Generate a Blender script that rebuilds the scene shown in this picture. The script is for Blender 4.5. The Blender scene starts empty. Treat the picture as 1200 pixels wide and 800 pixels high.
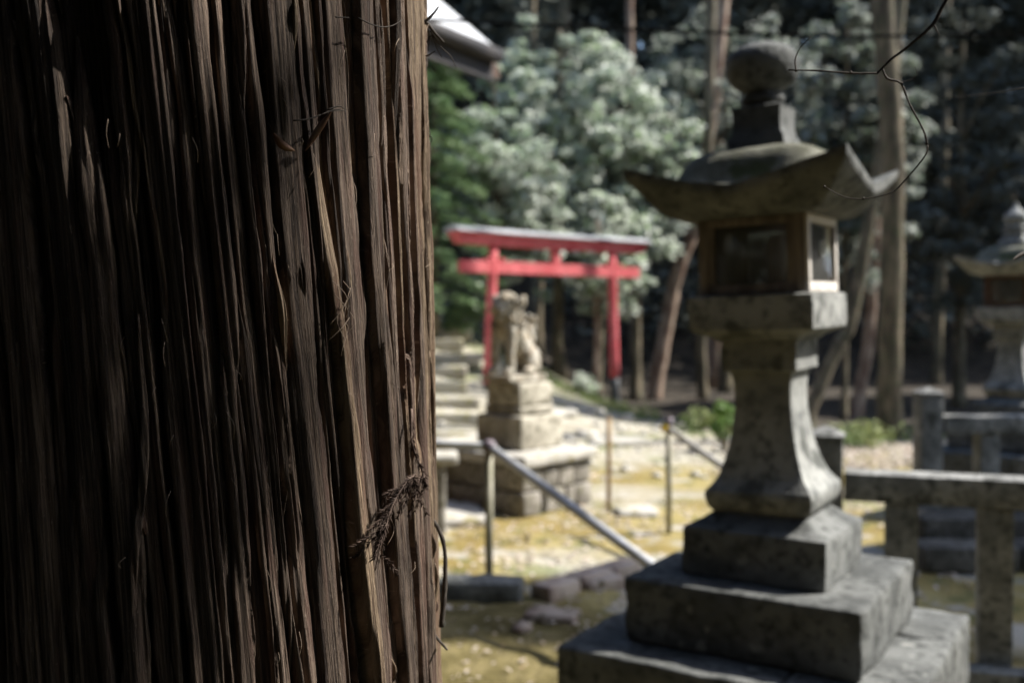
import bpy, bmesh, math, random
import numpy as np
from mathutils import Vector, Matrix

random.seed(7)
rng = np.random.default_rng(7)
R = math.radians
SC = bpy.context.scene
COL = SC.collection

# ------------------------------------------------------------------ camera
EYE, FPX, PITCH = 1.62, 1167.0, R(1.475)
cam_d = bpy.data.cameras.new('camera')
cam = bpy.data.objects.new('camera', cam_d); COL.objects.link(cam)
cam.location = (0, 0, EYE)
cam.rotation_euler = (R(90) - PITCH, 0, 0)
cam_d.lens = 35; cam_d.sensor_width = 36
cam_d.clip_start = 0.05; cam_d.clip_end = 600
cam_d.dof.use_dof = True
cam_d.dof.focus_distance = 1.15
cam_d.dof.aperture_fstop = 3.4
SC.camera = cam

# ------------------------------------------------------------------ sky, sun, exposure
SUN_EL = R(46)
SUN_DIR = Vector((0.985, 0.13, 0)).normalized() * math.cos(SUN_EL) + Vector((0, 0, math.sin(SUN_EL)))
w = bpy.data.worlds.new('World'); SC.world = w; w.use_nodes = True
nt = w.node_tree
sky = nt.nodes.new('ShaderNodeTexSky'); sky.sky_type = 'NISHITA'; sky.sun_disc = False
sky.sun_elevation = SUN_EL
sky.sun_rotation = math.atan2(SUN_DIR.x, SUN_DIR.y)
bg = nt.nodes['Background']; bg.inputs['Strength'].default_value = 0.148
nt.links.new(sky.outputs[0], bg.inputs['Color'])
sun_d = bpy.data.lights.new('sun', 'SUN'); sun_d.energy = 4.3; sun_d.angle = R(0.8)
sun_d.color = (1.0, 0.95, 0.87)
sun = bpy.data.objects.new('sun', sun_d); COL.objects.link(sun)
sun.rotation_euler = SUN_DIR.to_track_quat('Z', 'Y').to_euler()
SC.view_settings.view_transform = 'Standard'; SC.view_settings.look = 'None'
SC.view_settings.exposure = 1.38; SC.view_settings.gamma = 1
SC.cycles.use_denoising = True
SC.cycles.max_bounces = 5; SC.cycles.diffuse_bounces = 3; SC.cycles.transparent_max_bounces = 8
SC.cycles.caustics_reflective = False; SC.cycles.caustics_refractive = False

def P(px, py, Y):
    """world point seen at photograph pixel px,py on the plane y = Y"""
    dx, dy = (px - 600) / FPX, (400 - py) / FPX
    y = math.cos(PITCH) + dy * math.sin(PITCH); z = -math.sin(PITCH) + dy * math.cos(PITCH)
    t = Y / y
    return Vector((dx * t, Y, EYE + z * t))

# ------------------------------------------------------------------ numeric noise
LAT = rng.random((64, 64, 64))
def vnoise(p, s=1.0):
    p = np.asarray(p, float) * s
    i = np.floor(p).astype(int); f = p - i; f = f * f * (3 - 2 * f)
    x0, y0, z0 = [i[..., k] & 63 for k in range(3)]
    x1, y1, z1 = (x0 + 1) & 63, (y0 + 1) & 63, (z0 + 1) & 63
    fx, fy, fz = f[..., 0], f[..., 1], f[..., 2]
    a = LAT[x0, y0, z0] * (1 - fx) + LAT[x1, y0, z0] * fx
    b = LAT[x0, y1, z0] * (1 - fx) + LAT[x1, y1, z0] * fx
    c = LAT[x0, y0, z1] * (1 - fx) + LAT[x1, y0, z1] * fx
    d = LAT[x0, y1, z1] * (1 - fx) + LAT[x1, y1, z1] * fx
    return ((a * (1 - fy) + b * fy) * (1 - fz) + (c * (1 - fy) + d * fy) * fz) * 2 - 1
def fbm(p, s, o=3):
    return sum(vnoise(np.asarray(p) + 17.3 * k, s * 2 ** k) / 2 ** k for k in range(o))
def sstep(a, b, x):
    t = np.clip((x - a) / (b - a), 0, 1); return t * t * (3 - 2 * t)

# ------------------------------------------------------------------ materials
MATS = {}
def mat(name, base, rough=0.8, spec=0.3, var=None, scale=4.0, stretch=(1, 1, 1), bump=0.0, bscale=30.0, coord='Object',
        spots=None, rand=0.0, translucent=0.0, vary2=None, metal=0.0, contrast=(0.35, 0.65), bdist=0.01, spot_range=(0.55, 0.65), spot_scale=9.0):
    m = bpy.data.materials.new(name); m.use_nodes = True; n = m.node_tree; b = n.nodes['Principled BSDF']
    L = n.links.new
    b.inputs['Roughness'].default_value = rough; b.inputs['Specular IOR Level'].default_value = spec; b.inputs['Metallic'].default_value = metal
    tc = n.nodes.new('ShaderNodeTexCoord'); mp = n.nodes.new('ShaderNodeMapping'); mp.inputs['Scale'].default_value = stretch
    L(tc.outputs[coord], mp.inputs['Vector'])
    col = None
    def rgb(c):
        r = n.nodes.new('ShaderNodeRGB'); r.outputs[0].default_value = (*c, 1); return r.outputs[0]
    def mixc(f, a, c):
        x = n.nodes.new('ShaderNodeMix'); x.data_type = 'RGBA'
        if isinstance(f, float): x.inputs[0].default_value = f
        else: L(f, x.inputs[0])
        L(a, x.inputs[6]); L(c, x.inputs[7]); return x.outputs[2]
    def noise(sc, det=5, vec=None, off=0):
        t = n.nodes.new('ShaderNodeTexNoise'); t.inputs['Scale'].default_value = sc; t.inputs['Detail'].default_value = det
        t.noise_dimensions = '4D'; t.inputs['W'].default_value = off
        L(vec or mp.outputs[0], t.inputs['Vector']); return t.outputs[0]
    def ramp(f, a, c):
        r = n.nodes.new('ShaderNodeMapRange'); r.interpolation_type = 'SMOOTHSTEP'
        r.inputs[1].default_value = a; r.inputs[2].default_value = c; L(f, r.inputs[0]); return r.outputs[0]
    col = rgb(base)
    if var is not None:
        col = mixc(ramp(noise(scale), *contrast), col, rgb(var))
    if vary2 is not None:
        col = mixc(ramp(noise(scale * 4.7, 4, off=3.1), 0.45, 0.7), col, rgb(vary2))
    if spots is not None:
        col = mixc(ramp(noise(spot_scale, 6, tc.outputs['Object'], off=7.7), *spot_range), col, rgb(spots))
    if rand:
        oi = n.nodes.new('ShaderNodeObjectInfo'); hs = n.nodes.new('ShaderNodeHueSaturation')
        r = n.nodes.new('ShaderNodeMapRange'); r.inputs[3].default_value = 1 - rand; r.inputs[4].default_value = 1 + rand
        L(oi.outputs['Random'], r.inputs[0]); L(r.outputs[0], hs.inputs['Value']); L(col, hs.inputs['Color']); col = hs.outputs[0]
    L(col, b.inputs['Base Color'])
    if bump:
        bp = n.nodes.new('ShaderNodeBump'); bp.inputs['Strength'].default_value = bump; bp.inputs['Distance'].default_value = bdist
        L(noise(bscale, 6, off=1.3), bp.inputs['Height']); L(bp.outputs[0], b.inputs['Normal'])
    if translucent:
        t = n.nodes.new('ShaderNodeBsdfTranslucent'); L(col, t.inputs['Color'])
        ms = n.nodes.new('ShaderNodeMixShader'); ms.inputs[0].default_value = translucent
        L(b.outputs[0], ms.inputs[1]); L(t.outputs[0], ms.inputs[2]); L(ms.outputs[0], n.nodes['Material Output'].inputs['Surface'])
    MATS[name] = m; return m

def bark_mat(name, dark, light, red, chip, rand):
    m = bpy.data.materials.new(name); m.use_nodes = True; n = m.node_tree; b = n.nodes['Principled BSDF']; L = n.links.new
    b.inputs['Roughness'].default_value = 0.82; b.inputs['Specular IOR Level'].default_value = 0.22
    tc = n.nodes.new('ShaderNodeTexCoord')
    def noise(sx, sy, det, off, dist=0.0):
        mp = n.nodes.new('ShaderNodeMapping'); mp.inputs['Scale'].default_value = (sx, sy, 1); L(tc.outputs['UV'], mp.inputs['Vector'])
        t = n.nodes.new('ShaderNodeTexNoise'); t.noise_dimensions = '4D'; t.inputs['W'].default_value = off; t.inputs['Scale'].default_value = 1
        t.inputs['Detail'].default_value = det; t.inputs['Roughness'].default_value = 0.6; t.inputs['Distortion'].default_value = dist; L(mp.outputs[0], t.inputs['Vector']); return t.outputs[0]
    def rmp(f, a, c, lo=0, hi=1):
        r = n.nodes.new('ShaderNodeMapRange'); r.interpolation_type = 'SMOOTHSTEP'; r.inputs[1].default_value = a; r.inputs[2].default_value = c
        r.inputs[3].default_value = lo; r.inputs[4].default_value = hi; L(f, r.inputs[0]); return r.outputs[0]
    def rgb(c):
        r = n.nodes.new('ShaderNodeRGB'); r.outputs[0].default_value = (*c, 1); return r.outputs[0]
    def mx(f, a, c):
        x = n.nodes.new('ShaderNodeMix'); x.data_type = 'RGBA'; L(f, x.inputs[0]); L(a, x.inputs[6]); L(c, x.inputs[7]); return x.outputs[2]
    def mth(op, a, c):
        x = n.nodes.new('ShaderNodeMath'); x.operation = op
        for k, v in enumerate((a, c)):
            if isinstance(v, float): x.inputs[k].default_value = v
            else: L(v, x.inputs[k])
        return x.outputs[0]
    f1 = noise(330, 9, 8, 0.0, 0.3); f2 = noise(1100, 34, 5, 2.0); f3 = noise(60, 5, 5, 5.0); ch = noise(420, 110, 5, 9.0)
    c = mx(rmp(f1, .38, .64), rgb(dark), rgb(light))
    c = mx(mth('MULTIPLY', rmp(f3, .48, .66), .8), c, rgb(red))
    c = mx(mth('MULTIPLY', rmp(f2, .56, .66), .65), c, rgb(dark))
    c = mx(mth('MULTIPLY', rmp(ch, .60, .68), .55), c, rgb(chip))
    oi = n.nodes.new('ShaderNodeObjectInfo'); hs = n.nodes.new('ShaderNodeHueSaturation')
    L(rmp(oi.outputs['Random'], 0, 1, 1 - rand, 1 + rand), hs.inputs['Value']); L(c, hs.inputs['Color']); L(hs.outputs[0], b.inputs['Base Color'])
    bp = n.nodes.new('ShaderNodeBump'); bp.inputs['Strength'].default_value = 1.0; bp.inputs['Distance'].default_value = 0.006
    hgt_ = mth('ADD', mth('ADD', f1, mth('MULTIPLY', f2, .75)), mth('MULTIPLY', ch, .35)); L(hgt_, bp.inputs['Height']); L(bp.outputs[0], b.inputs['Normal']); MATS[name] = m
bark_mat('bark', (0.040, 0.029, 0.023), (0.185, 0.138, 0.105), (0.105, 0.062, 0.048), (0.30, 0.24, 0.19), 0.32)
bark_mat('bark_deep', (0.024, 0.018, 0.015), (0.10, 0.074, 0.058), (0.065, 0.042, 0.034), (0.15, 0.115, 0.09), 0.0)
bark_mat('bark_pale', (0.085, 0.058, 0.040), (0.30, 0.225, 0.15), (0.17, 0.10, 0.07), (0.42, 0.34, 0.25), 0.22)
mat('far_bark', (0.055, 0.044, 0.034), 0.9, 0.2, var=(0.17, 0.135, 0.095), scale=2.0, stretch=(4, 4, 1.4), bump=0.8, bscale=9, vary2=(0.085, 0.095, 0.05), rand=0.15)
mat('warm_bark', (0.13, 0.08, 0.058), 0.9, 0.2, var=(0.33, 0.26, 0.20), scale=2.0, stretch=(4, 4, 1.6), bump=0.8, bscale=9, vary2=(0.20, 0.13, 0.10), rand=0.1)
mat('dry_sprig', (0.035, 0.022, 0.017), 0.8, 0.2, var=(0.14, 0.10, 0.08), scale=60)
mat('dry_leaf', (0.12, 0.06, 0.04), 0.7, 0.3, var=(0.2, 0.12, 0.08), scale=40)
mat('fibre', (0.25, 0.19, 0.14), 0.8, 0.3)
mat('twig', (0.03, 0.024, 0.02), 0.8, 0.2, var=(0.07, 0.06, 0.05), scale=90)
mat('granite', (0.175, 0.180, 0.172), 0.88, 0.25, var=(0.295, 0.30, 0.285), scale=5, bump=0.6, bscale=70, vary2=(0.105, 0.110, 0.108), spots=(0.082, 0.086, 0.080), rand=0.06, bdist=0.006)
mat('granite_dark', (0.078, 0.082, 0.080), 0.92, 0.2, var=(0.155, 0.160, 0.155), scale=6, bump=0.8, bscale=60, vary2=(0.050, 0.053, 0.051), spots=(0.235, 0.24, 0.225), rand=0.08,
    spot_range=(0.62, 0.72), spot_scale=14, bdist=0.008)
mat('roof_moss', (0.095, 0.096, 0.072), 0.95, 0.1, var=(0.16, 0.16, 0.13), scale=14, bump=0.9, bscale=120, spots=(0.06, 0.07, 0.035), bdist=0.006)
mat('dark_stone', (0.060, 0.057, 0.050), 0.95, 0.15, var=(0.115, 0.11, 0.10), scale=5, bump=0.8, bscale=40, vary2=(0.045, 0.043, 0.036), rand=0.15)
mat('fence_stone', (0.175, 0.177, 0.17), 0.88, 0.25, var=(0.31, 0.31, 0.295), scale=7, bump=0.7, bscale=60, spots=(0.07,0.072,0.066), vary2=(0.09, 0.094, 0.09), rand=0.1, bdist=0.006)
mat('lion_stone', (0.30, 0.28, 0.23), 0.9, 0.2, var=(0.46, 0.43, 0.37), scale=5, bump=0.7, bscale=45, vary2=(0.27, 0.20, 0.12), spots=(0.13, 0.11, 0.075), bdist=0.01)
mat('plinth_stone', (0.20, 0.18, 0.14), 0.9, 0.2, var=(0.42, 0.39, 0.32), scale=3, bump=0.7, bscale=30, vary2=(0.13, 0.12, 0.085), rand=0.12, bdist=0.012)
mat('slab_stone', (0.34, 0.325, 0.285), 0.85, 0.25, var=(0.44, 0.42, 0.38), scale=3, bump=0.5, bscale=30, spots=(0.28, 0.25, 0.14), bdist=0.01)
mat('rubble_stone', (0.145, 0.133, 0.115), 0.92, 0.2, var=(0.27, 0.25, 0.22), scale=4, bump=0.8, bscale=25, vary2=(0.09, 0.085, 0.05), rand=0.22, bdist=0.015)
mat('kerb_stone', (0.24, 0.18, 0.15), 0.9, 0.2, var=(0.38, 0.32, 0.27), scale=6, bump=0.7, bscale=40, spots=(0.10, 0.085, 0.05), rand=0.1)
mat('step_stone', (0.30, 0.275, 0.215), 0.9, 0.2, var=(0.42, 0.39, 0.32), scale=3, bump=0.6, bscale=24, spots=(0.30, 0.28, 0.13), rand=0.12, bdist=0.012)
mat('red_paint', (0.46, 0.075, 0.085), 0.7, 0.25, var=(0.58, 0.14, 0.15), scale=3, bump=0.25, bscale=40, vary2=(0.36, 0.08, 0.08), spots=(0.34, 0.15, 0.13), spot_range=(.66, .74))
mat('black_paint', (0.03, 0.033, 0.036), 0.6, 0.3, var=(0.06, 0.063, 0.065), scale=9)
mat('zinc_sheet', (0.42, 0.43, 0.45), 0.6, 0.35, var=(0.32, 0.33, 0.34), scale=3, bump=0.1, bscale=14)
mat('roof_sheet', (0.50, 0.515, 0.53), 0.6, 0.4, var=(0.42, 0.435, 0.45), scale=1.5, bump=0.15, bscale=12)
mat('gutter', (0.028, 0.028, 0.031), 0.7, 0.2, var=(0.045, 0.042, 0.042), scale=5)
mat('dark_timber', (0.06, 0.035, 0.025), 0.75, 0.25, var=(0.10, 0.06, 0.042), scale=3, stretch=(1, 1, 8), bump=0.3, bscale=20)
mat('plaster', (0.55, 0.53, 0.48), 0.9, 0.2, var=(0.48, 0.46, 0.41), scale=2)
mat('firebox_wood', (0.125, 0.107, 0.09), 0.85, 0.2, var=(0.23, 0.195, 0.165), scale=6, stretch=(5, 5, 1), bump=0.4, bscale=40)
mat('firebox_wood_lit', (0.62, 0.585, 0.54), 0.75, 0.25, var=(0.50, 0.46, 0.42), scale=6, stretch=(5, 5, 1), bump=0.3, bscale=40)  # firebox wood again, with the sunlit white put into its colour
mat('patch_mark_white', (0.72, 0.74, 0.70), 0.5, 0.4, var=(0.5, 0.52, 0.48), scale=12)  # for the ring mark and the bright patch behind the pane
mat('steel_pipe', (0.55, 0.56, 0.57), 0.5, 0.5, var=(0.40, 0.40, 0.39), scale=9, stretch=(1, 1, 3), metal=0.1, bump=0.1, bscale=40)
mat('olive_pipe', (0.20, 0.19, 0.13), 0.6, 0.4, var=(0.30, 0.28, 0.22), scale=9, metal=0.2)
mat('clamp', (0.07, 0.06, 0.085), 0.5, 0.4, var=(0.2, 0.16, 0.17), scale=12)
mat('yellow', (0.62, 0.42, 0.03), 0.6, 0.3)
mat('rust', (0.26, 0.17, 0.09), 0.9, 0.2, var=(0.36, 0.26, 0.15), scale=16)
mat('cable', (0.006, 0.006, 0.006), 0.95, 0.0)
mat('leaf_shaded', (0.19, 0.215, 0.19), 0.5, 0.4, var=(0.30, 0.32, 0.29), scale=1.1, translucent=0.4, vary2=(0.11, 0.16, 0.09))  # dimmer copy of the silvery leaf, shade put into the colour
mat('leaf_lit', (0.40, 0.45, 0.38), 0.46, 0.55, var=(0.60, 0.63, 0.58), scale=1.1, translucent=0.45, vary2=(0.22, 0.33, 0.14))  # sun sheen of glossy leaves put into a pale base colour
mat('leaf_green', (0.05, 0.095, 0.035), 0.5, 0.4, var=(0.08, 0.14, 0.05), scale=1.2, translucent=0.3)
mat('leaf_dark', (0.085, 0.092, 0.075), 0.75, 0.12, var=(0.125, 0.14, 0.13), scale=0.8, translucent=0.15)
mat('leaf_fresh', (0.16, 0.26, 0.06), 0.5, 0.4, var=(0.12, 0.21, 0.05), scale=4, translucent=0.35)
mat('leaf_bush', (0.11, 0.18, 0.08), 0.5, 0.5, var=(0.16, 0.23, 0.11), scale=2, translucent=0.3)
mat('cedar_needles', (0.03, 0.045, 0.025), 0.7, 0.3, var=(0.05, 0.065, 0.035), scale=1, translucent=0.1)
mat('grass_blade', (0.12, 0.19, 0.055), 0.6, 0.3, var=(0.22, 0.25, 0.10), scale=2, translucent=0.3)
mat('litter', (0.36, 0.31, 0.24), 0.7, 0.35, var=(0.58, 0.51, 0.45), scale=5, vary2=(0.26, 0.17, 0.10), translucent=0.1)

def glass():
    m = bpy.data.materials.new('pane_glass'); m.use_nodes = True; n = m.node_tree; n.nodes.remove(n.nodes['Principled BSDF'])
    g = n.nodes.new('ShaderNodeBsdfGlossy'); g.inputs['Roughness'].default_value = 0.12; g.inputs['Color'].default_value = (0.9, 0.9, 0.9, 1)
    t = n.nodes.new('ShaderNodeBsdfTransparent'); t.inputs['Color'].default_value = (0.80, 0.81, 0.80, 1)
    d = n.nodes.new('ShaderNodeBsdfDiffuse'); d.inputs['Color'].default_value = (0.16, 0.16, 0.15, 1)
    f = n.nodes.new('ShaderNodeFresnel'); f.inputs[0].default_value = 1.5
    a = n.nodes.new('ShaderNodeMixShader'); a.inputs[0].default_value = 0.28
    b = n.nodes.new('ShaderNodeMixShader')
    L = n.links.new
    L(t.outputs[0], a.inputs[1]); L(d.outputs[0], a.inputs[2]); L(f.outputs[0], b.inputs[0]); L(a.outputs[0], b.inputs[1]); L(g.outputs[0], b.inputs[2])
    L(b.outputs[0], n.nodes['Material Output'].inputs['Surface']); MATS['pane_glass'] = m
glass()

def ground_mat():
    m = bpy.data.materials.new('ground'); m.use_nodes = True; n = m.node_tree; b = n.nodes['Principled BSDF']; L = n.links.new
    b.inputs['Roughness'].default_value = 0.95; b.inputs['Specular IOR Level'].default_value = 0.15
    tc = n.nodes.new('ShaderNodeTexCoord'); at = n.nodes.new('ShaderNodeAttribute'); at.attribute_name = 'zone'
    sp = n.nodes.new('ShaderNodeSeparateColor'); L(at.outputs['Color'], sp.inputs[0])
    def noise(s, d=6, off=0):
        t = n.nodes.new('ShaderNodeTexNoise'); t.noise_dimensions = '4D'; t.inputs['W'].default_value = off
        t.inputs['Scale'].default_value = s; t.inputs['Detail'].default_value = d; L(tc.outputs['Object'], t.inputs['Vector']); return t.outputs[0]
    def rmp(f, a, c):
        r = n.nodes.new('ShaderNodeMapRange'); r.interpolation_type = 'SMOOTHSTEP'; r.inputs[1].default_value = a; r.inputs[2].default_value = c; L(f, r.inputs[0]); return r.outputs[0]
    def rgb(*c):
        r = n.nodes.new('ShaderNodeRGB'); r.outputs[0].default_value = (*c, 1); return r.outputs[0]
    def mx(f, a, c):
        x = n.nodes.new('ShaderNodeMix'); x.data_type = 'RGBA'; L(f, x.inputs[0]); L(a, x.inputs[6]); L(c, x.inputs[7]); return x.outputs[2]
    moss = mx(rmp(noise(1.3), 0.4, 0.62), rgb(0.205, 0.155, 0.055), rgb(0.285, 0.235, 0.10))
    moss = mx(rmp(noise(5, off=2), 0.5, 0.66), moss, rgb(0.11, 0.11, 0.04))
    moss = mx(rmp(noise(2.6, off=5), 0.52, 0.62), moss, rgb(0.33, 0.305, 0.255))
    gravel = mx(rmp(noise(9, off=4), 0.4, 0.6), rgb(0.29, 0.27, 0.21), rgb(0.38, 0.36, 0.31))
    gravel = mx(rmp(noise(1.7, off=9), 0.52, 0.64), gravel, rgb(0.20, 0.21, 0.12))
    soil = mx(rmp(noise(3, off=6), 0.4, 0.6), rgb(0.030, 0.027, 0.022), rgb(0.060, 0.050, 0.040))
    fore = mx(rmp(noise(4, off=8), 0.42, 0.6), rgb(0.10, 0.082, 0.032), rgb(0.17, 0.14, 0.065))  # foreground moss, its shade put into a darker colour
    c = mx(sp.outputs[0], moss, gravel); c = mx(sp.outputs[1], c, soil); c = mx(sp.outputs[2], c, fore)
    L(c, b.inputs['Base Color'])
    bp = n.nodes.new('ShaderNodeBump'); bp.inputs['Strength'].default_value = 0.9; bp.inputs['Distance'].default_value = 0.03
    L(noise(22, off=1), bp.inputs['Height']); L(bp.outputs[0], b.inputs['Normal']); MATS['ground'] = m
ground_mat()

# ------------------------------------------------------------------ object helpers
def mesh_np(name, V, F, uv=None, smooth=True):
    """mesh from arrays; F is (n,3) or (n,4)"""
    V = np.asarray(V, np.float32); F = np.asarray(F, np.int32)
    me = bpy.data.meshes.new(name); k = F.shape[1]
    me.vertices.add(len(V)); me.vertices.foreach_set('co', V.ravel())
    me.loops.add(F.size); me.loops.foreach_set('vertex_index', F.ravel())
    me.polygons.add(len(F)); me.polygons.foreach_set('loop_start', np.arange(0, F.size, k, dtype=np.int32))
    me.polygons.foreach_set('loop_total', np.full(len(F), k, np.int32))
    if smooth: me.polygons.foreach_set('use_smooth', np.ones(len(F), bool))
    me.update(calc_edges=True)
    if uv is not None:
        l = me.uv_layers.new(name='UVMap'); l.data.foreach_set('uv', np.asarray(uv, np.float32)[F.ravel()].ravel())
    return me
def link(name, me, m=None, parent=None, loc=None, rot=None):
    o = bpy.data.objects.new(name, me); COL.objects.link(o)
    if m and not me.materials: me.materials.append(MATS[m])
    if parent: o.parent = parent
    if loc is not None: o.location = loc
    if rot is not None: o.rotation_euler = rot
    return o
def tag(o, label=None, cat=None, group=None, kind=None):
    if label: o['label'] = label
    if cat: o['category'] = cat
    if group: o['group'] = group
    if kind: o['kind'] = kind
    return o
def thing(name, label, cat, loc=(0, 0, 0), rz=0, group=None):
    o = bpy.data.objects.new(name, None); COL.objects.link(o); o.location = loc; o.rotation_euler = (0, 0, rz); o.empty_display_size = 0.1
    return tag(o, label, cat, group)

def grid_faces(nu, nv, wrap=False):
    i, j = np.meshgrid(np.arange(nu - (0 if wrap else 1)), np.arange(nv - 1), indexing='ij')
    a = i * nv + j; b = ((i + 1) % nu) * nv + j
    return np.stack([a, b, b + 1, a + 1], -1).reshape(-1, 4)

def block(sx, sy, sz, r=0.01, n=0.003, seg=0.06, seed=0.0, chip=0.0, lean=0):
    """rounded, weathered stone block standing on z=0, centred in x,y"""
    def axis(s):
        k = max(2, min(26, int(s / seg))); t = np.linspace(-s / 2 + r, s / 2 - r, k + 1)
        return np.concatenate([[-s / 2, -s / 2 + r * 0.35], t, [s / 2 - r * 0.35, s / 2]])
    X, Y, Z = axis(sx), axis(sy), axis(sz)
    V, F, off = [], [], 0
    for ax, (A, B, s) in enumerate(((Y, Z, sx), (X, Z, sy), (X, Y, sz))):
        for sg in (-1, 1):
            a, b = np.meshgrid(A, B, indexing='ij'); c = np.full_like(a, sg * s / 2)
            v = [(c, a, b), (a, c, b), (a, b, c)][ax]
            v = np.stack(v, -1).reshape(-1, 3)
            f = grid_faces(len(A), len(B)) + off
            if (sg > 0) == (ax == 1): f = f[:, ::-1]
            V.append(v); F.append(f); off += len(v)
    V = np.concatenate(V); F = np.concatenate(F)
    h = np.array([sx, sy, sz]) / 2 - r
    q = np.clip(V, -h, h); d = V - q; l = np.linalg.norm(d, axis=1, keepdims=True)
    V = q + d / np.maximum(l, 1e-9) * r
    no = V / np.linalg.norm(V, axis=1, keepdims=True)
    dd = n * fbm(V + seed * 3.1, 9, 3)
    if chip:
        edge = (np.abs(V) > h * 0.985).sum(1) >= 2
        dd = dd - edge * chip * np.clip(vnoise(V + seed, 17) + 0.1, 0, 1)
    V = V + no * dd[:, None]
    V[:, 2] += sz / 2
    return V, F
def merge(parts):
    V, F, o = [], [], 0
    for v, f in parts:
        V.append(v); F.append(np.asarray(f) + o); o += len(v)
    return np.concatenate(V), np.concatenate(F)
def weld(me, d=1e-5):
    bm = bmesh.new(); bm.from_mesh(me); bmesh.ops.remove_doubles(bm, verts=bm.verts, dist=d); bm.to_mesh(me); bm.free(); return me
def add_block(name, size, loc, m, parent=None, rz=0, r=0.01, n=0.003, seg=0.06, chip=0.004, rot=None):
    me = weld(mesh_np(name, *block(*size, r=r, n=n, seg=seg, seed=random.random() * 50, chip=chip)))
    return link(name, me, m, parent, loc, rot or (0, 0, rz))

def tube_mesh(name, pts, rad, sides=8, noise=0.0, caps=True, uvs=True):
    pts = np.asarray(pts, float); rad = np.broadcast_to(rad, len(pts)).astype(float)
    T = np.gradient(pts, axis=0); T /= np.linalg.norm(T, axis=1, keepdims=True)
    up = np.array([0, 0, 1.0]) if abs(T[0, 2]) < 0.9 else np.array([1.0, 0, 0])
    N = np.cross(T[0], up); N /= np.linalg.norm(N); rings = []
    for p, t, r in zip(pts, T, rad):
        N = N - t * N.dot(t); N /= np.linalg.norm(N); B = np.cross(t, N)
        a = np.linspace(0, 2 * math.pi, sides, endpoint=False)
        rings.append(p + r * (np.cos(a)[:, None] * N + np.sin(a)[:, None] * B))
    V = np.array(rings)
    if noise:
        c = pts[:, None]; d = V - c
        V = c + d * (1 + noise * vnoise(V, 5 / max(rad.mean(), .01) * 0.2)[..., None])
    n = len(pts)
    i, j = np.meshgrid(np.arange(n - 1), np.arange(sides), indexing='ij')
    a = i * sides + j; b = i * sides + (j + 1) % sides
    F = np.stack([a, b, b + sides, a + sides], -1).reshape(-1, 4)
    V = V.reshape(-1, 3)
    if caps:
        V = np.vstack([V, pts[0], pts[-1]]); k = len(V) - 2
        c0 = [[k, (s + 1) % sides, s, s] for s in range(sides)]
        e = (n - 1) * sides
        c1 = [[k + 1, e + s, e + (s + 1) % sides, e + (s + 1) % sides] for s in range(sides)]
        me = bpy.data.meshes.new(name)
        me.from_pydata(V.tolist(), [], F.tolist() + [c[:3] for c in c0] + [c[:3] for c in c1])
        me.polygons.foreach_set('use_smooth', np.ones(len(me.polygons), bool)); me.update(); return me
    return mesh_np(name, V, F)
def smooth_path(pts, n=24):
    pts = [Vector(p) for p in pts]; out = []
    P_ = [pts[0] * 2 - pts[1]] + pts + [pts[-1] * 2 - pts[-2]]
    m = len(pts) - 1
    for k in range(n + 1):
        t = k / n * m; i = min(int(t), m - 1); f = t - i
        a, b, c, d = P_[i:i + 4]
        out.append(0.5 * ((2 * b) + (c - a) * f + (2 * a - 5 * b + 4 * c - d) * f * f + (3 * b - a - 3 * c + d) * f ** 3))
    return np.array([list(v) for v in out])
def tube(name, pts, rad, m, parent=None, sides=8, noise=0.0):
    return link(name, tube_mesh(name, pts, rad, sides, noise), m, parent)

def leaves_np(C, size, up=0.4, aspect=0.55, r=None, droop=0.0):
    """diamond-folded leaves at centres C: two triangles each, as quads"""
    r = r or rng; n = len(C)
    s = size * (0.6 + 0.8 * r.random(n))[:, None]
    N = r.normal(size=(n, 3)); N[:, 2] = np.abs(N[:, 2]) + up * 2; N /= np.linalg.norm(N, axis=1, keepdims=True)
    A = r.normal(size=(n, 3)); A[:, 2] -= droop; A -= N * (A * N).sum(1, keepdims=True); A /= np.linalg.norm(A, axis=1, keepdims=True)
    B = np.cross(N, A)
    V = np.stack([C - A * s * .5, C + B * s * .5 * aspect + N * s * .08, C + A * s * .5, C - B * s * .5 * aspect + N * s * .08], 1).reshape(-1, 3)
    return V, np.arange(4 * n).reshape(-1, 4)
def clusters(centres, n, rad, flat=0.5, r=None):
    r = r or rng; k = r.integers(0, len(centres), n)
    d = r.normal(size=(n, 3)); d /= np.linalg.norm(d, axis=1, keepdims=True); d *= (r.random(n) ** 0.5)[:, None]
    d[:, 2] *= flat
    rr = np.asarray(rad) * np.ones(len(centres))
    return np.asarray(centres)[k] + d * rr[k][:, None]

# ------------------------------------------------------------------ terrain
def hz(x, y):
    x = np.asarray(x, float); y = np.asarray(y, float)
    z = 2.0 * sstep(10, 20.5, y) * sstep(2.6, -2.2, x)
    z = z + 0.42 * np.maximum(0, y - 22.5) * sstep(22.5, 28, y)
    z = np.where(y > 60, 0.42 * 37.5 + z * 0, z)
    p = np.stack([x, y, x * 0], -1)
    z = z + 0.05 * fbm(p, 0.5) * sstep(8, 12, y) + 0.012 * fbm(p, 2.2)
    return z
def axis_nu(lo, hi, a, b, d, D):
    fine = np.arange(a, b, d)
    left = [a]; s = d
    while left[-1] > lo: s = min(s * 1.25, D); left.append(left[-1] - s)
    right = [b]; s = d
    while right[-1] < hi: s = min(s * 1.25, D); right.append(right[-1] + s)
    return np.array(left[:0:-1] + list(fine) + right)
gx = axis_nu(-260, 260, -3.5, 7, 0.07, 12); gy = axis_nu(-260, 300, 3.5, 21, 0.08, 12)
X, Y = np.meshgrid(gx, gy, indexing='ij'); Z = hz(X, Y)
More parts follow.
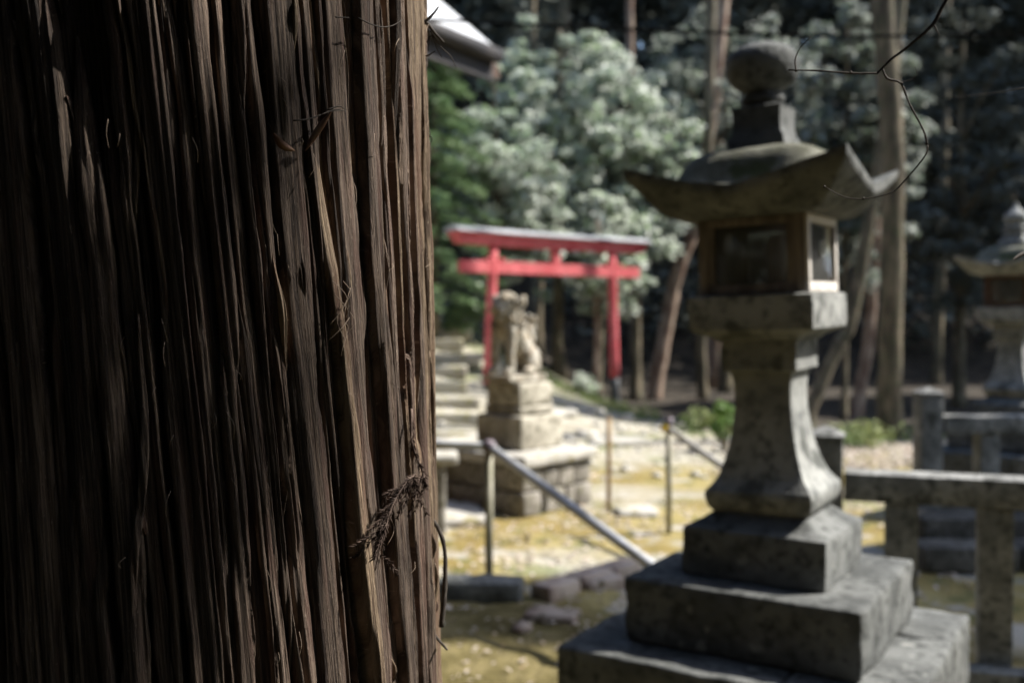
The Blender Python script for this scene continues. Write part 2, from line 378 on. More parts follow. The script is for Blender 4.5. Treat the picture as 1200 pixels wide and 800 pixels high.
Z = Z + np.where((Y > 4) & (Y < 22), 0.010 * fbm(np.stack([X, Y, X * 0 + 3], -1), 7, 2), 0)
me = mesh_np('ground', np.stack([X, Y, Z], -1).reshape(-1, 3), grid_faces(len(gx), len(gy)))
p3 = np.stack([X, Y, X * 0], -1)
# pale trodden gravel, forest soil, and foreground moss darkened for the shade it lies in
crest = 13.5 + 4.5 * sstep(4.2, -0.5, X) + 3.0 * sstep(0.5, -2, X)
soil = np.maximum(sstep(crest - 0.5, crest + 1.0, Y + 0.6 * vnoise(p3, 0.8)), sstep(3.3, 2.6, Y))  # unseen near soil added around the camera to cut bounced light
gravel = np.clip(sstep(10.0, 12.0, Y + 0.8 * vnoise(p3, .7)) * 0.9
                 + sstep(0.55, 0.2, np.abs(Y - 6.35 + 0.25 * (X - 0.5)) + .25 * vnoise(p3, 2)) * sstep(-0.3, 0.3, X) * sstep(1.9, 1.2, X)
                 + sstep(.8, .2, np.abs(Y - 9.2 + .1 * X) + .5 * vnoise(p3, 1.1)) * 0.7, 0, 1)
fore = sstep(5.75, 5.35, Y + 0.25 * X + 0.25 * vnoise(p3, 1.5)) 
zone = np.stack([gravel, soil, fore, np.ones_like(X)], -1).reshape(-1, 4).astype(np.float32)
ca = me.color_attributes.new('zone', 'FLOAT_COLOR', 'POINT'); ca.data.foreach_set('color', zone.ravel())
tag(link('ground', me, 'ground'), kind='structure')

# ------------------------------------------------------------------ the big cedar
TC = np.array([-0.508, 1.411]); 
def trunk_c(z): return TC[0] - 0.006 * (z - 1.6), TC[1] + 0.0 * z
def trunk_r(z): return 0.376 + 0.008 * (2.08 - z) + 0.10 * np.exp(-np.maximum(z, 0) / 0.35)
TW = -0.17
def trunk_pt(th, z, h):
    """th measured at z=1.6; the fibres wind round the stem"""
    t = th + TW * (z - 1.6) + 0.02 * np.sin(z * 3.1 + th * 2)
    r = trunk_r(z) + h; cx, cy = trunk_c(z)
    return np.stack([cx + r * np.cos(t), cy + r * np.sin(t), z], -1)
cedar = thing('cedar_tree', 'huge dark cedar trunk with shaggy fibrous bark filling the left of the picture', 'tree', (0, 0, 0))
VIEW = math.atan2(-1.411, 0.508)                        # direction from the stem to the camera
nu_, nv_ = 560, 420
th = VIEW + np.concatenate([np.linspace(-math.pi, -1.9, 40, endpoint=False), np.linspace(-1.9, 1.9, nu_ - 80, endpoint=False), np.linspace(1.9, math.pi, 40, endpoint=False)])
zz = np.concatenate([np.linspace(-0.05, 0.85, 60, endpoint=False), np.linspace(0.85, 2.35, nv_ - 100, endpoint=False), np.linspace(2.35, 3.4, 40)])
TH, ZZ = np.meshgrid(th, zz, indexing='ij')
q = np.stack([np.cos(TH) * 9, np.sin(TH) * 9, ZZ * 0.7], -1)
q2 = np.stack([np.cos(TH) * 26, np.sin(TH) * 26, ZZ * 1.4], -1)
H = 0.016 * vnoise(q, 1.0) + 0.007 * (1 - np.abs(vnoise(q2, 1.0)) * 2) + 0.0022 * vnoise(q2, 3.1) - 0.014
V = trunk_pt(TH, ZZ, H)
uv = np.stack([TH * 0.39, ZZ], -1).reshape(-1, 2)
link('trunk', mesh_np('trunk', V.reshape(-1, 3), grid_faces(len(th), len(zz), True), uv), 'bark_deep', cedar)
up_ = [(float(trunk_c(z)[0]) + 0.02 * (z - 3.3), TC[1], z) for z in np.linspace(3.3, 15, 14)]
tube('upper_trunk', up_, np.linspace(0.35, 0.07, 14), 'far_bark', cedar, 20, 0.1)

def bark_strip(th0, z0, z1, wid, hgt, seed, base=0.0, matn='bark', peel=0.0, drift=0.0, nv=None):
    nu = 15
    u = np.linspace(-1, 1, nu); u = np.sign(u) * np.abs(u) ** 0.8
    ze = [z0]
    while ze[-1] < z1 - 1e-6:
        ze.append(min(z1, ze[-1] + (0.0065 if 0.98 < ze[-1] < 2.24 else 0.03)))
    nv = len(ze); v = (np.array(ze) - z0) / (z1 - z0); U, W = np.meshgrid(u, v, indexing='ij'); Zc = z0 + (z1 - z0) * W
    s = seed * 7.31
    def n1(f, o): return vnoise(np.stack([Zc * f, Zc * 0 + s + o, Zc * 0 + o], -1))
    taper = np.clip(np.minimum(W, 1 - W) * (z1 - z0) / min(0.16, .45 * (z1 - z0)), 0.0, 1) ** 0.8
    wd = wid * (1 + 0.28 * n1(3.1, 0) + 0.12 * n1(11, 3)) * (0.10 + 0.90 * taper)
    cen = 0.012 * n1(1.8, 5) + 0.005 * n1(6, 7) + 0.0022 * n1(19, 8) + drift * (W - 0.5)
    edge = 0.10 * vnoise(np.stack([Zc * 26, U * 0 + s, np.sign(U)], -1)) + 0.05 * vnoise(np.stack([Zc * 70, U * 0 + s, np.sign(U)], -1))
    arc = cen + wd * U * (1 + edge * np.abs(U) ** 3) / 2
    fl = 2.2 + 5 * ((seed * 0.618) % 1); dome = np.clip(1 - np.abs(U) ** fl, 0, 1) ** 0.55 * (1 + 0.25 * U * math.sin(seed * 9))
    fib = vnoise(np.stack([arc * 420, Zc * 5 + s, U * 0 + s], -1)) * 0.0013 + vnoise(np.stack([arc * 190, Zc * 3 + s, U * 0 + s], -1)) * 0.0034
    crack = -0.0075 * np.clip(1 - np.abs(arc * 60 / 0.35 / (wid * 60) - 0.35 * vnoise(np.stack([Zc * 2.2, Zc * 0 + s + 9, Zc * 0], -1)) * 2) * 5.5, 0, 1) * np.clip(n1(2.7, 11) + 0.35, 0, 1) * 1.4
    flake = 0.0022 * np.clip(vnoise(np.stack([arc * 95, Zc * 14, U * 0 + s], -1)), 0.1, 1)
    h = base - .016 * (1 - taper) + (hgt * (0.75 + 0.3 * n1(2.3, 13)) * taper + 0.002) * dome + fib + flake + crack * dome - 0.022 * (np.abs(U) > 0.97) + 0.0
    if peel: h = h + peel * np.clip((W - 0.80) / 0.20, 0, 1) ** 2
    rr = 0.39
    V = trunk_pt(th0 + arc / rr, Zc, h)
    uv = np.stack([arc + seed * 0.37, Zc + seed], -1).reshape(-1, 2)
    return link('bark_strip', mesh_np('bark_strip', V.reshape(-1, 3), grid_faces(nu, nv), uv), matn, cedar)
rs = random.Random(11)
t = VIEW - 1.75; k = 0
while t < VIEW + 1.75:                                   # main ridges, side by side round the stem
    wdt = rs.choice([0.008, 0.011, 0.014, 0.016, 0.02, 0.024, 0.034])
    zc = rs.uniform(0.75, 2.4)
    rel = t - VIEW
    mm = 'bark_pale' if rel > 1.02 or rs.random() < 0.10 else 'bark'  # right-edge ridges paler: sunlight on that side painted in
    if rs.random() < 0.62:
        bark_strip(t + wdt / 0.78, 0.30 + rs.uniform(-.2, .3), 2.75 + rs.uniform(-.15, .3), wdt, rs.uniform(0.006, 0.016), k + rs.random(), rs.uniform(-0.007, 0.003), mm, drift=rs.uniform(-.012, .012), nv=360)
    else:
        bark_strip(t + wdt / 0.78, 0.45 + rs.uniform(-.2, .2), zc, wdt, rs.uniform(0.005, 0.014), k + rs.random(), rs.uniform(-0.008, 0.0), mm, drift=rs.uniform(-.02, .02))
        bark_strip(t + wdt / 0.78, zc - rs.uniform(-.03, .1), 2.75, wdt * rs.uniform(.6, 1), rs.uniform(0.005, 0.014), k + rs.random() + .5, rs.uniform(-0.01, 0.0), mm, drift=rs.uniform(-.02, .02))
    t += wdt / 0.39 * rs.uniform(0.80, 1.12); k += 1
for i in range(100):                                      # thin slivers lying over and between the ridges
    z0 = rs.uniform(0.8, 1.9); t = VIEW + rs.uniform(-1.5, 1.5)
    bark_strip(t, z0, z0 + rs.uniform(0.25, 0.8), rs.uniform(0.005, 0.012), rs.uniform(0.004, 0.010), 200 + i + rs.random(), rs.uniform(-0.004, 0.008), rs.choice(['bark', 'bark', 'bark_pale']),
               peel=rs.choice([0, 0, 0.012, 0.02]), drift=rs.uniform(-.05, .05))
for i in range(34):                                      # short torn flakes
    z0 = rs.uniform(0.98, 2.15); t = VIEW + rs.uniform(-.9, 1.45)
    bark_strip(t, z0, z0 + rs.uniform(0.06, 0.18), rs.uniform(0.003, 0.006), rs.uniform(0.001, 0.003), 400 + i + rs.random(), rs.uniform(0.004, 0.013), rs.choice(['bark', 'bark', 'bark_pale']),
               peel=rs.choice([0, 0.004, 0.008, 0.014]), drift=rs.uniform(-.012, .012))
def th_at(px, py):
    """angle on the stem (at z=1.6) seen at a pixel"""
    d = P(px, py, 1.0) - Vector((0, 0, EYE)); dx, dy = d.x, d.y
    a = dx * dx + dy * dy; b = -2 * (dx * TC[0] + dy * TC[1]); c = TC @ TC - 0.379 ** 2
    s = (-b - math.sqrt(max(b * b - 4 * a * c, 0))) / (2 * a); z = EYE + d.z * s
    return math.atan2(dy * s - TC[1], dx * s - TC[0]) - TW * (z - 1.6), z, s
t1, z1, _ = th_at(352, 150); t2, z2, _ = th_at(392, 560); t3, z3, _ = th_at(430, 800)
bark_strip((t1 + t3) / 2 , 1.00, z1, 0.024, 0.022, 301.3, 0.006, 'bark_pale', peel=0.014, drift=(t1 - t3) * 0.39 * 0.5)
t1, z1, _ = th_at(436, 300)
bark_strip(t1, 0.9, 2.6, 0.036, 0.018, 302.1, 0.006, 'bark')
# crown, high above the frame
cc = []
for i in range(170):
    a = rs.uniform(0, 2 * math.pi); z = rs.uniform(6.8, 15); rr = rs.uniform(0.3, 1) ** .6 * 3.3 * (1 - (z - 6.8) / 10.5)
    cc.append((TC[0] + math.cos(a) * rr + 0.1, TC[1] + math.sin(a) * rr, z))
V, F = leaves_np(clusters(cc, 15000, 0.75, 0.45), 0.20, 0.2, 0.5)
link('crown', mesh_np('crown', V, F), 'cedar_needles', cedar)
for i in range(0, 26):
    c = cc[i]; tube('limb', smooth_path([(TC[0], TC[1], c[2] - 0.7), ((TC[0] + c[0]) / 2, (TC[1] + c[1]) / 2, c[2] - .2), c], 6), np.linspace(0.05, 0.012, 7), 'far_bark', cedar, 6)

# dead spray of cedar caught in the bark
def on_bark(px, py, lift=0.0):
    t, z, s = th_at(px, py); v = trunk_pt(np.array(t), np.array(z), np.array(0.012 + lift)); return Vector(v.tolist())
spray = thing('dead_cedar_spray', 'dead brown cedar sprig hanging on the bark near the right edge of the big trunk', 'sprig', (0, 0, 0))
stem_pts = [on_bark(468, 478, .004), on_bark(462, 520, .012), on_bark(466, 556, .022), on_bark(445, 556, .03), on_bark(422, 582, .036), on_bark(408, 620, .036), on_bark(402, 662, .03)]
sp = smooth_path(stem_pts, 40)
tube('stem', sp, np.linspace(0.0018, 0.0007, 41), 'dry_sprig', spray, 6)
def needle_spray(path, rs2, wid=0.012, n=190):
    parts = []
    m = len(path) - 1
    for i in range(n):
        f = rs2.random() * m; a = int(f); p = path[a] + (path[min(a + 1, m)] - path[a]) * (f - a)
        tdir = path[min(a + 1, m)] - path[max(a - 1, 0)]; tdir = tdir / (np.linalg.norm(tdir) + 1e-9)
        sd = np.array([rs2.gauss(0, 1), rs2.gauss(0, .5), rs2.gauss(0, 1)]); sd -= tdir * sd.dot(tdir); sd /= np.linalg.norm(sd) + 1e-9
        e = p + (tdir * 0.9 + sd * 0.75) * rs2.uniform(.4, 1) * wid
        w_ = np.cross(e - p, [0, 1, 0]); w_ = w_ / (np.linalg.norm(w_) + 1e-9) * 0.0007
        d2 = np.array([0, -0.0009, 0])
        parts.append((np.array([p - w_, p + w_, e, p + d2]), np.array([[0, 1, 2, 2], [0, 2, 3, 3]])))
    V, F, o = [], [], 0
    for v, f in parts: V.append(v); F += [[int(x) + o for x in g[:3]] for g in f]; o += 4
    return np.concatenate(V), np.array(F)
rs2 = random.Random(5)
for i in range(26):
    s0 = rs2.uniform(0.34, 0.95); b = sp[int(s0 * 40)]; ln = rs2.uniform(0.02, 0.055)
    drop = np.array([rs2.gauss(-0.35, .45), -0.12, -1.0]); drop /= np.linalg.norm(drop)
    side = np.array([rs2.gauss(0, .006), rs2.gauss(-0.003, .003), 0])
    path = np.array([b, b + drop * ln * .4 + side, b + drop * ln + side * .6])
    path = smooth_path([Vector(x) for x in path], 8)
    V1, F1 = needle_spray(path, rs2, 0.0075, 80)
    link('twiglet', mesh_np('twiglet', V1, F1, smooth=False), 'dry_sprig', spray)
V1, F1 = needle_spray(sp[2:34], rs2, 0.009, 420)
link('needles', mesh_np('needles', V1, F1, smooth=False), 'dry_sprig', spray)
# dry leaf and frayed fibres
def leaf_strip(name, pts, wid, m, parent=None):
    p = smooth_path(pts, 12); n = len(p); w_ = wid * np.sin(np.linspace(0.12, math.pi - 0.05, n)) ** .8
    T = np.gradient(p, axis=0); S = np.cross(T, [0, 1, 0.2]); S /= np.linalg.norm(S, axis=1, keepdims=True)
    V = np.stack([p - S * w_[:, None], p + np.array([0, .0015, 0]), p + S * w_[:, None], p - np.array([0, .0006, 0]) ], 0)
    F = grid_faces(4, n, True)
    return link(name, mesh_np(name, V.reshape(-1, 3), F), m, parent)
tag(leaf_strip('dry_leaf', [on_bark(312, 162, .022), on_bark(322, 175, .02), on_bark(340, 181, .012)], 0.0045, 'dry_leaf'),
    'single curled brown dry leaf stuck on the bark at mid trunk, upper part', 'leaf')
tag(leaf_strip('bark_flake', [on_bark(370, 138, .03), on_bark(362, 158, .018), on_bark(354, 180, .006)], 0.004, 'dry_leaf'),
    'upturned brown bark flake beside the twig wisps, upper part of the big trunk', 'bark flake')
fr = thing('frayed_fibres', 'loose curly pale bark fibres sticking out of the middle of the big trunk', 'bark fibres')
for pts in ([(388, 330), (392, 345), (380, 372), (384, 398)], [(391, 352), (384, 375), (392, 384), (381, 408), (383, 416)], [(372, 380), (384, 360), (396, 338)], [(378, 345), (388, 362), (390, 372)],
            [(370, 398), (381, 384), (394, 372)], [(376, 330), (386, 345), (393, 362)]):
    tube('fibre', smooth_path([on_bark(x, y, .014 + .006 * (i % 2)) for i, (x, y) in enumerate(pts)], 16), 0.00045, 'fibre', fr, 5)
for i in range(36):                                      # hair-thin loose fibres all over the bark
    x_, y_ = rs.uniform(120, 488), rs.uniform(20, 780); dx_, dy_ = rs.uniform(-7, 7), rs.uniform(8, 34); lf = rs.uniform(.006, .016)
    tube('fibre', smooth_path([on_bark(x_, y_, lf), on_bark(min(490, x_ + dx_ * .6 + rs.uniform(-4, 4)), y_ + dy_ * .5, lf + .004), on_bark(min(490, x_ + dx_), y_ + dy_, lf)], 8), .00035, 'fibre', cedar, 4)
wi = thing('wisp_twigs', 'thin dark twiglets crossing the bark above the curled leaf', 'twigs')
for pts in ([(335, 147), (352, 145), (372, 137), (386, 135)], [(365, 140), (380, 134), (392, 136)], [(405, 28), (425, 37), (440, 36), (452, 28)], [(372, 134), (384, 130), (390, 133)], [(382, 28), (396, 28)]):
    tube('twiglet', smooth_path([on_bark(x, y, .02) for x, y in pts], 10), np.linspace(0.001, 0.0004, 11), 'twig', wi, 5)
def edge_pt(px, py, Y=1.42): return P(px, py, Y)
e1 = thing('edge_twig', 'forked dark twig sticking out of the big trunk edge in front of the roof', 'twig')
for pts, r0 in (([(490, 34), (500, 24), (508, 16), (514, 8)], .0026), ([(492, 22), (501, 28), (509, 38), (520, 50)], .0032), ([(500, 50), (506, 42), (511, 55), (518, 68)], .0012),
                ([(494, 66), (502, 65), (510, 60)], .0016), ([(504, 36), (516, 54), (528, 66), (535, 80)], .0010)):
    tube('twig_branch', smooth_path([edge_pt(*p) for p in pts], 12), np.linspace(r0, r0 * .5, 13), 'twig', e1, 6)
e2 = thing('hanging_twig', 'dark curved twig hanging down the lower right edge of the big trunk', 'twig')
tube('twig_branch', smooth_path([edge_pt(*p) for p in ((500, 600), (513, 618), (521, 645), (521, 690), (517, 734))], 24), np.linspace(.0022, .0042, 25), 'twig', e2, 7, .25)
for i in range(26):
    f = i / 25; b = edge_pt(*(np.array([521, 640]) + np.array([-2, 92]) * f)); tube('spine', [b, b + Vector((random.choice((-1, 1)) * .0036, 0, .002))], [.0006, .0002], 'twig', e2, 4)
tag(tube('snapped_twig', smooth_path([edge_pt(495, 722, 1.40), edge_pt(508, 742, 1.38), edge_pt(524, 761, 1.36)], 8), np.linspace(.0042, .0012, 9), 'twig', None, 6, .2),
    'short snapped twig poking out at the lowest right edge of the big trunk', 'twig')
e4 = thing('rim_splinters', 'small curled splinters on the right rim of the big trunk', 'bark fibres')
for pts in ([(499, 165), (504, 158), (502, 150)], [(500, 425), (506, 434), (504, 446), (500, 452)], [(501, 30), (503, 45), (502, 60)], [(499, 157), (506, 162), (503, 172)]):
    tube('splinter', smooth_path([edge_pt(*p) for p in pts], 8), np.linspace(.0012, .0004, 9), 'twig', e4, 5)

# thin bare branch hanging in focus at the upper right
br = thing('bare_branch', 'thin bare dark branch hanging in front of the lantern roof at upper right', 'branch')
for pts, r0, r1 in (([(1145, -60), (1108, 2), (1092, 30), (1060, 58), (1044, 70), (1028, 86)], .0030, .0017), ([(1028, 86), (1000, 86), (960, 83), (924, 82)], .0017, .001),
                    ([(933, 83), (932, 70), (938, 56), (950, 44)], .0011, .0006), ([(1034, 80), (1040, 92), (1056, 98), (1066, 122), (1082, 152), (1087, 170)], .0015, .0012),
                    ([(1087, 170), (1084, 183), (1060, 212), (1044, 226), (1012, 233), (990, 231), (966, 219)], .0012, .0007), ([(1094, 28), (1098, 36), (1101, 42)], .001, .0004),
                    ([(1056, 97), (1074, 90), (1072, 78)], .0006, .0003)):
    tube('branch_segment', smooth_path([P(x, y, 1.35 + 0.0001 * (1100 - x)) for x, y in pts], 20), np.linspace(r0, r1, 21), 'twig', br, 6, .15)
for x, y in ((997, 85), (966, 219), (933, 83), (1057, 98), (1086, 168), (1012, 233)):
    p = P(x, y, 1.35 + 0.0001 * (1100 - x)); tube('bud', [p - Vector((.001, 0, .0015)), p, p + Vector((.001, 0, .0022))], [.0006, .0022, .0004], 'twig', br, 6)
b2 = thing('twig_with_leaf', 'short dark twig and withered leaf entering at the right edge beside the far lantern', 'twig')
tube('twig_branch', smooth_path([P(1215, 102, 1.5), P(1195, 104, 1.5), P(1172, 108, 1.5), P(1100, 116, 1.5)], 10), np.linspace(.0012, .0003, 11), 'twig', b2, 5)
tube('twig_branch', smooth_path([P(1230, 285, 1.5), P(1205, 297, 1.5), P(1190, 302, 1.5)], 8), np.linspace(.0012, .0007, 9), 'twig', b2, 5)
leaf_strip('leaf', [P(1206, 294, 1.5), P(1196, 299, 1.49), P(1187, 304, 1.48)], 0.0035, 'twig', b2)

# ------------------------------------------------------------------ stone lanterns
YAW = math.atan2(.844, .536)            # local x runs along the right-hand face, local y along the front face
def ring_sq(a, n, rc):
    """points of a rounded square of half side a, n per side"""
    rc = min(rc, a * .9); out = []
    for s in range(4):
        t = np.linspace(-1, 1, n, endpoint=False)
        t = np.sign(t) * np.abs(t) ** .75
        x, y = np.full(n, a), t * a
        ang = s * math.pi / 2
        out.append(np.stack([x * math.cos(ang) - y * math.sin(ang), x * math.sin(ang) + y * math.cos(ang)], -1))
    p = np.concatenate(out); q = np.clip(p, -a + rc, a - rc); d = p - q; l = np.linalg.norm(d, axis=1, keepdims=True)
    return np.where(l > 1e-9, q + d / np.maximum(l, 1e-9) * rc * np.minimum(1, 1), p)
def loft(prof, n=14, rc=0.012, noise=0.0025, seed=0.0, round_=0.0):
    V = []
    for a, z in prof:
        p = ring_sq(a, n, rc + round_ * a); V.append(np.column_stack([p, np.full(len(p), z)]))
    V = np.array(V); k = V.shape[1]
    V = V.reshape(-1, 3); r = len(prof)
    V[:, :2] *= (1 + noise / .2 * fbm(V + seed, 11, 3))[:, None]; V[:, 2] += noise * .5 * vnoise(V + seed + 5, 9)
    i, j = np.meshgrid(np.arange(r - 1), np.arange(k), indexing='ij'); a = i * k + j; b = i * k + (j + 1) % k
    F = np.stack([a, b, b + k, a + k], -1).reshape(-1, 4).tolist()
    V = np.vstack([V, [0, 0, V[:k, 2].mean()], [0, 0, V[-k:, 2].mean()]]); c = len(V) - 2
    F += [[c, (s + 1) % k, s] for s in range(k)] + [[c + 1, (r - 1) * k + s, (r - 1) * k + (s + 1) % k] for s in range(k)]
    me = bpy.data.meshes.new('loft'); me.from_pydata(V.tolist(), [], F); me.polygons.foreach_set('use_smooth', np.ones(len(F), bool)); me.update()
    bm = bmesh.new(); bm.from_mesh(me)
    for e in bm.edges:
        if len(e.link_faces) == 2 and e.calc_face_angle(0) > R(38): e.smooth = False
    bm.to_mesh(me); bm.free(); return me
def dense(prof, k=4, curve=True):
    pts = smooth_path([(a, z, 0) for a, z in prof], (len(prof) - 1) * k) if curve else None
    return [(max(p[0], .001), p[1]) for p in pts]
def lantern(label, cx, cy, rz, kind, tilt=0.0, group='stone lanterns of the shrine'):
    WD = 'firebox_wood' if kind == 'ball' else 'dark_timber'; L_ = thing('stone_lantern', label, 'stone lantern', (cx, cy, 0), rz, group)
    sd = random.random() * 40; G = 'granite'
    # bottom tier of four stones laid pinwheel fashion
    A = 0.55; h3 = 0.545; lw = A + 0.18
    for i in range(4):
        an = i * math.pi / 2; sx, sy = lw - .004, 2 * A - lw - .004
        ox, oy = -A + lw / 2, -A + (2 * A - lw) / 2
        add_block('base_stone', (sx, sy, h3), (ox * math.cos(an) - oy * math.sin(an), ox * math.sin(an) + oy * math.cos(an), 0), 'granite_dark', L_, an, 0.014, 0.004, 0.035, 0.013)
    add_block('middle_step', (.77, .77, .21), (0, 0, .547), 'granite_dark', L_, 0, 0.013, 0.004, 0.03, 0.012)
    link('upper_step', loft([(.232, .758), (.238, .764), (.24, .80), (.24, .86), (.24, .905), (.236, .915), (.20, .932), (.165, .958), (.155, .965)], 16, .01, .002, sd), 'granite_dark', L_)
    top = bpy.data.objects.new('upper_lantern', None); 
    shaft = dense([(.135, .955), (.150, .962), (.172, .985), (.182, 1.015), (.181, 1.04), (.164, 1.062), (.142, 1.10), (.118, 1.18), (.103, 1.27), (.098, 1.34), (.100, 1.40), (.108, 1.438)], 4)
    link('shaft', loft(shaft, 14, .010, .0018, sd), G, L_)
    link('shaft_head', loft([(.118, 1.436), (.127, 1.442), (.128, 1.50), (.128, 1.537)], 10, .006, .0015, sd), G, L_)
    link('platform', loft([(.135, 1.538), (.150, 1.552), (.190, 1.568), (.207, 1.578), (.210, 1.60), (.210, 1.65), (.208, 1.688), (.20, 1.692)], 14, .008, .0022, sd + 2), G, L_)
    zb, zt, a = 1.693, 1.965, .178
    fb = link('firebox', loft([(a - .012, zb), (a - .012, zb + .004)], 4, .003, 0, sd), WD, L_)
    pw = .03
    for i in range(4):
        an = i * math.pi / 2 + math.pi / 4; rr = (a - pw / 2) * math.sqrt(2)
        add_block('post', (pw, pw, zt - zb), (rr * math.cos(an), rr * math.sin(an), zb), WD, fb, i * math.pi / 2, .003, .0006, .04, 0)
    for i in range(4):
        an = i * math.pi / 2; c, s = math.cos(an), math.sin(an); lit = (i == 3)
        mw = 'firebox_wood_lit' if i == 3 and kind == 'ball' else WD  # sunlit face gets the whiter copy of the wood
        wn = bpy.data.objects.new('window', None); COL.objects.link(wn); wn.parent = L_; wn.rotation_euler = (0, 0, an)
        w2 = a - pw
        # frame pieces proud of the posts on the lit side, flush-set elsewhere
        xo = a - .010 + (.014 if lit else 0); fw = .026; W2 = (a - .004) if lit else w2 - .001
        me = merge([block(.016, 2 * W2, fw * 1.1, .002, 0, .1), block(.016, 2 * W2, fw, .002, 0, .1)])
        Vb = me[0]; nb = len(Vb) // 2
        Vs, Fs, o = [], [], 0
        for (sy, sz, y, z) in ((2 * W2, fw * 1.25, 0, zb + .002), (2 * W2, fw, 0, zt - fw - .02), (fw, zt - zb - fw * 2.25 - .024, W2 - fw / 2, zb + fw * 1.25 + .003), (fw, zt - zb - fw * 2.25 - .024, -W2 + fw / 2, zb + fw * 1.25 + .003)):
            v, f = block(.016, sy, sz, .002, .0005, .06); v = v + np.array([xo, y, z]); Vs.append(v); Fs.append(f + o); o += len(v)
        link('window_frame', weld(mesh_np('window_frame', np.concatenate(Vs), np.concatenate(Fs), smooth=False)), mw, wn)
        v, f = block(.003, 2 * W2 - 2 * fw + .008, zt - zb - 2.25 * fw, .0005, 0, .2)
        link('pane', mesh_np('pane', v + np.array([xo - .004, 0, zb + fw * 1.2]), f, smooth=False), 'pane_glass', wn)
        if lit and kind == 'ball':            # white ring mark on the lit pane
            rp = [(xo + .003, .004 + .016 * math.cos(q), zb + .145 + .024 * math.sin(q)) for q in np.linspace(0, 2 * math.pi, 25)]
            tube('ring_mark', rp, .0028, 'patch_mark_white', wn, 5)
    if kind == 'ball':
        v = smooth_path([(-.035, 0, 1.72), (-.05, 0, 1.80), (-.03, 0, 1.88), (-.005, 0, 1.90)], 10)
        cs = tube('pane_bright_patch', [(-.115, -.070, z) for z in np.linspace(1.735, 1.885, 9)], .032 * np.sin(np.linspace(.5, math.pi - .4, 9)) ** .6, 'patch_mark_white', L_, 14)  # made-up form for the bright view showing through the pane
        cs['label'] = 'pale rounded form standing in for the bright view through the pane'
    # roof
    n = 41; g = np.linspace(-1, 1, n); U, W = np.meshgrid(g, g, indexing='ij')
    rA = .36
    m_ = np.maximum(np.abs(U), np.abs(W)); cor = np.abs(U * W) ** 1.6
    def swp(U, W): return .085 * (np.abs(U * W) ** 1.3)
    k = np.linalg.norm(np.stack([U, W]), axis=0); sm = (np.abs(U) ** 5 + np.abs(W) ** 5) ** .2
    dome = .090 * (1 - sstep(.58, .78, sm)) 
    zt_ = 2.035 + swp(U, W) * sstep(.55, 1.0, sm) * 1.0 + .045 * (1 - sstep(.30, 1.0, sm)) + dome + .028 * np.clip(1 - sm / .6, 0, 1)
    bow = 1 - .02 * (1 - np.abs(W) ** 2) * (np.abs(U) > .999); 
    Vt = np.stack([U * rA, W * rA, zt_], -1)
    Vt = Vt.reshape(-1, 3); Vt[:, 2] += .003 * fbm(Vt + sd, 14, 3)
    Ft = grid_faces(n, n)[:, ::-1]
    # sides and underside: rings following the eave down and inward
    idx = np.arange(n * n).reshape(n, n)
    bd = np.concatenate([idx[:-1, 0], idx[-1, :-1], idx[:0:-1, -1], idx[0, :0:-1]])
    E = Vt[bd]; rings = [E]
    eu, ev = E[:, 0] / rA, E[:, 1] / rA
    cf = np.abs(eu * ev) ** 1.3
    for f, dz, keep in ((1.0, -.018, 1), (.985, -.035, 1), (.90, -.058, .8), (.80, -.078, .45), (.70, -.088, .15), (.60, -.090, 0)):
        r_ = E.copy(); r_[:, :2] = E[:, :2] * f; r_[:, 2] = 2.035 + cf * .085 * keep + dz; rings.append(r_)
    kk = len(bd); base = n * n
    Vr = np.concatenate(rings[1:]); 
    VV = np.vstack([Vt, Vr, [[0, 0, 1.945]]])
    FF = [list(map(int, f)) for f in Ft]
    def rid(r, j): return int(bd[j % kk]) if r == 0 else base + (r - 1) * kk + (j % kk)
    for r in range(len(rings) - 1):
        for j in range(kk): FF.append([rid(r, j), rid(r, j + 1), rid(r + 1, j + 1), rid(r + 1, j)][::-1])
    for j in range(kk): FF.append([rid(len(rings) - 1, j), rid(len(rings) - 1, j + 1), len(VV) - 1][::-1])
    rm = bpy.data.meshes.new('roof'); rm.from_pydata(VV.tolist(), [], FF)
    rm.materials.append(MATS['granite_dark' if kind == 'ball' else 'granite']); rm.materials.append(MATS['roof_moss'])
    sm_f = sm.reshape(-1)
    for p in rm.polygons:
        p.use_smooth = True
        if p.index < len(Ft): p.material_index = int(sm_f[list(p.vertices)].mean() < .80)
    bm = bmesh.new(); bm.from_mesh(rm); bmesh.ops.recalc_face_normals(bm, faces=bm.faces)
    for e in bm.edges:
        if len(e.link_faces) == 2 and e.calc_face_angle(0) > R(50): e.smooth = False
    bm.to_mesh(rm); bm.free()
    rf = link('roof', rm, None, L_)
    fz = 2.205
    if kind == 'ball':
        link('finial_base', loft([(.098, fz - .02), (.096, fz + .01), (.086, fz + .022), (.082, fz + .05), (.084, fz + .10), (.088, fz + .112), (.080, fz + .118)], 8, .006, .0015, sd), 'granite_dark', L_)
        pr = [(.050, 2.318), (.058, 2.33), (.072, 2.345), (.068, 2.36), (.060, 2.375), (.085, 2.392), (.110, 2.415), (.122, 2.45), (.120, 2.485), (.100, 2.515), (.065, 2.533), (.02, 2.541)]
    else:
        link('finial_base', loft([(.11, fz - .02), (.11, fz + .02), (.085, fz + .03), (.075, fz + .07), (.085, fz + .08), (.08, fz + .10)], 8, .006, .0015, sd), 'granite', L_)
        pr = [(.06, 2.30), (.085, 2.325), (.10, 2.335), (.075, 2.35), (.062, 2.362), (.082, 2.38), (.092, 2.41), (.085, 2.44), (.055, 2.465), (.028, 2.49), (.014, 2.52), (.003, 2.545)]
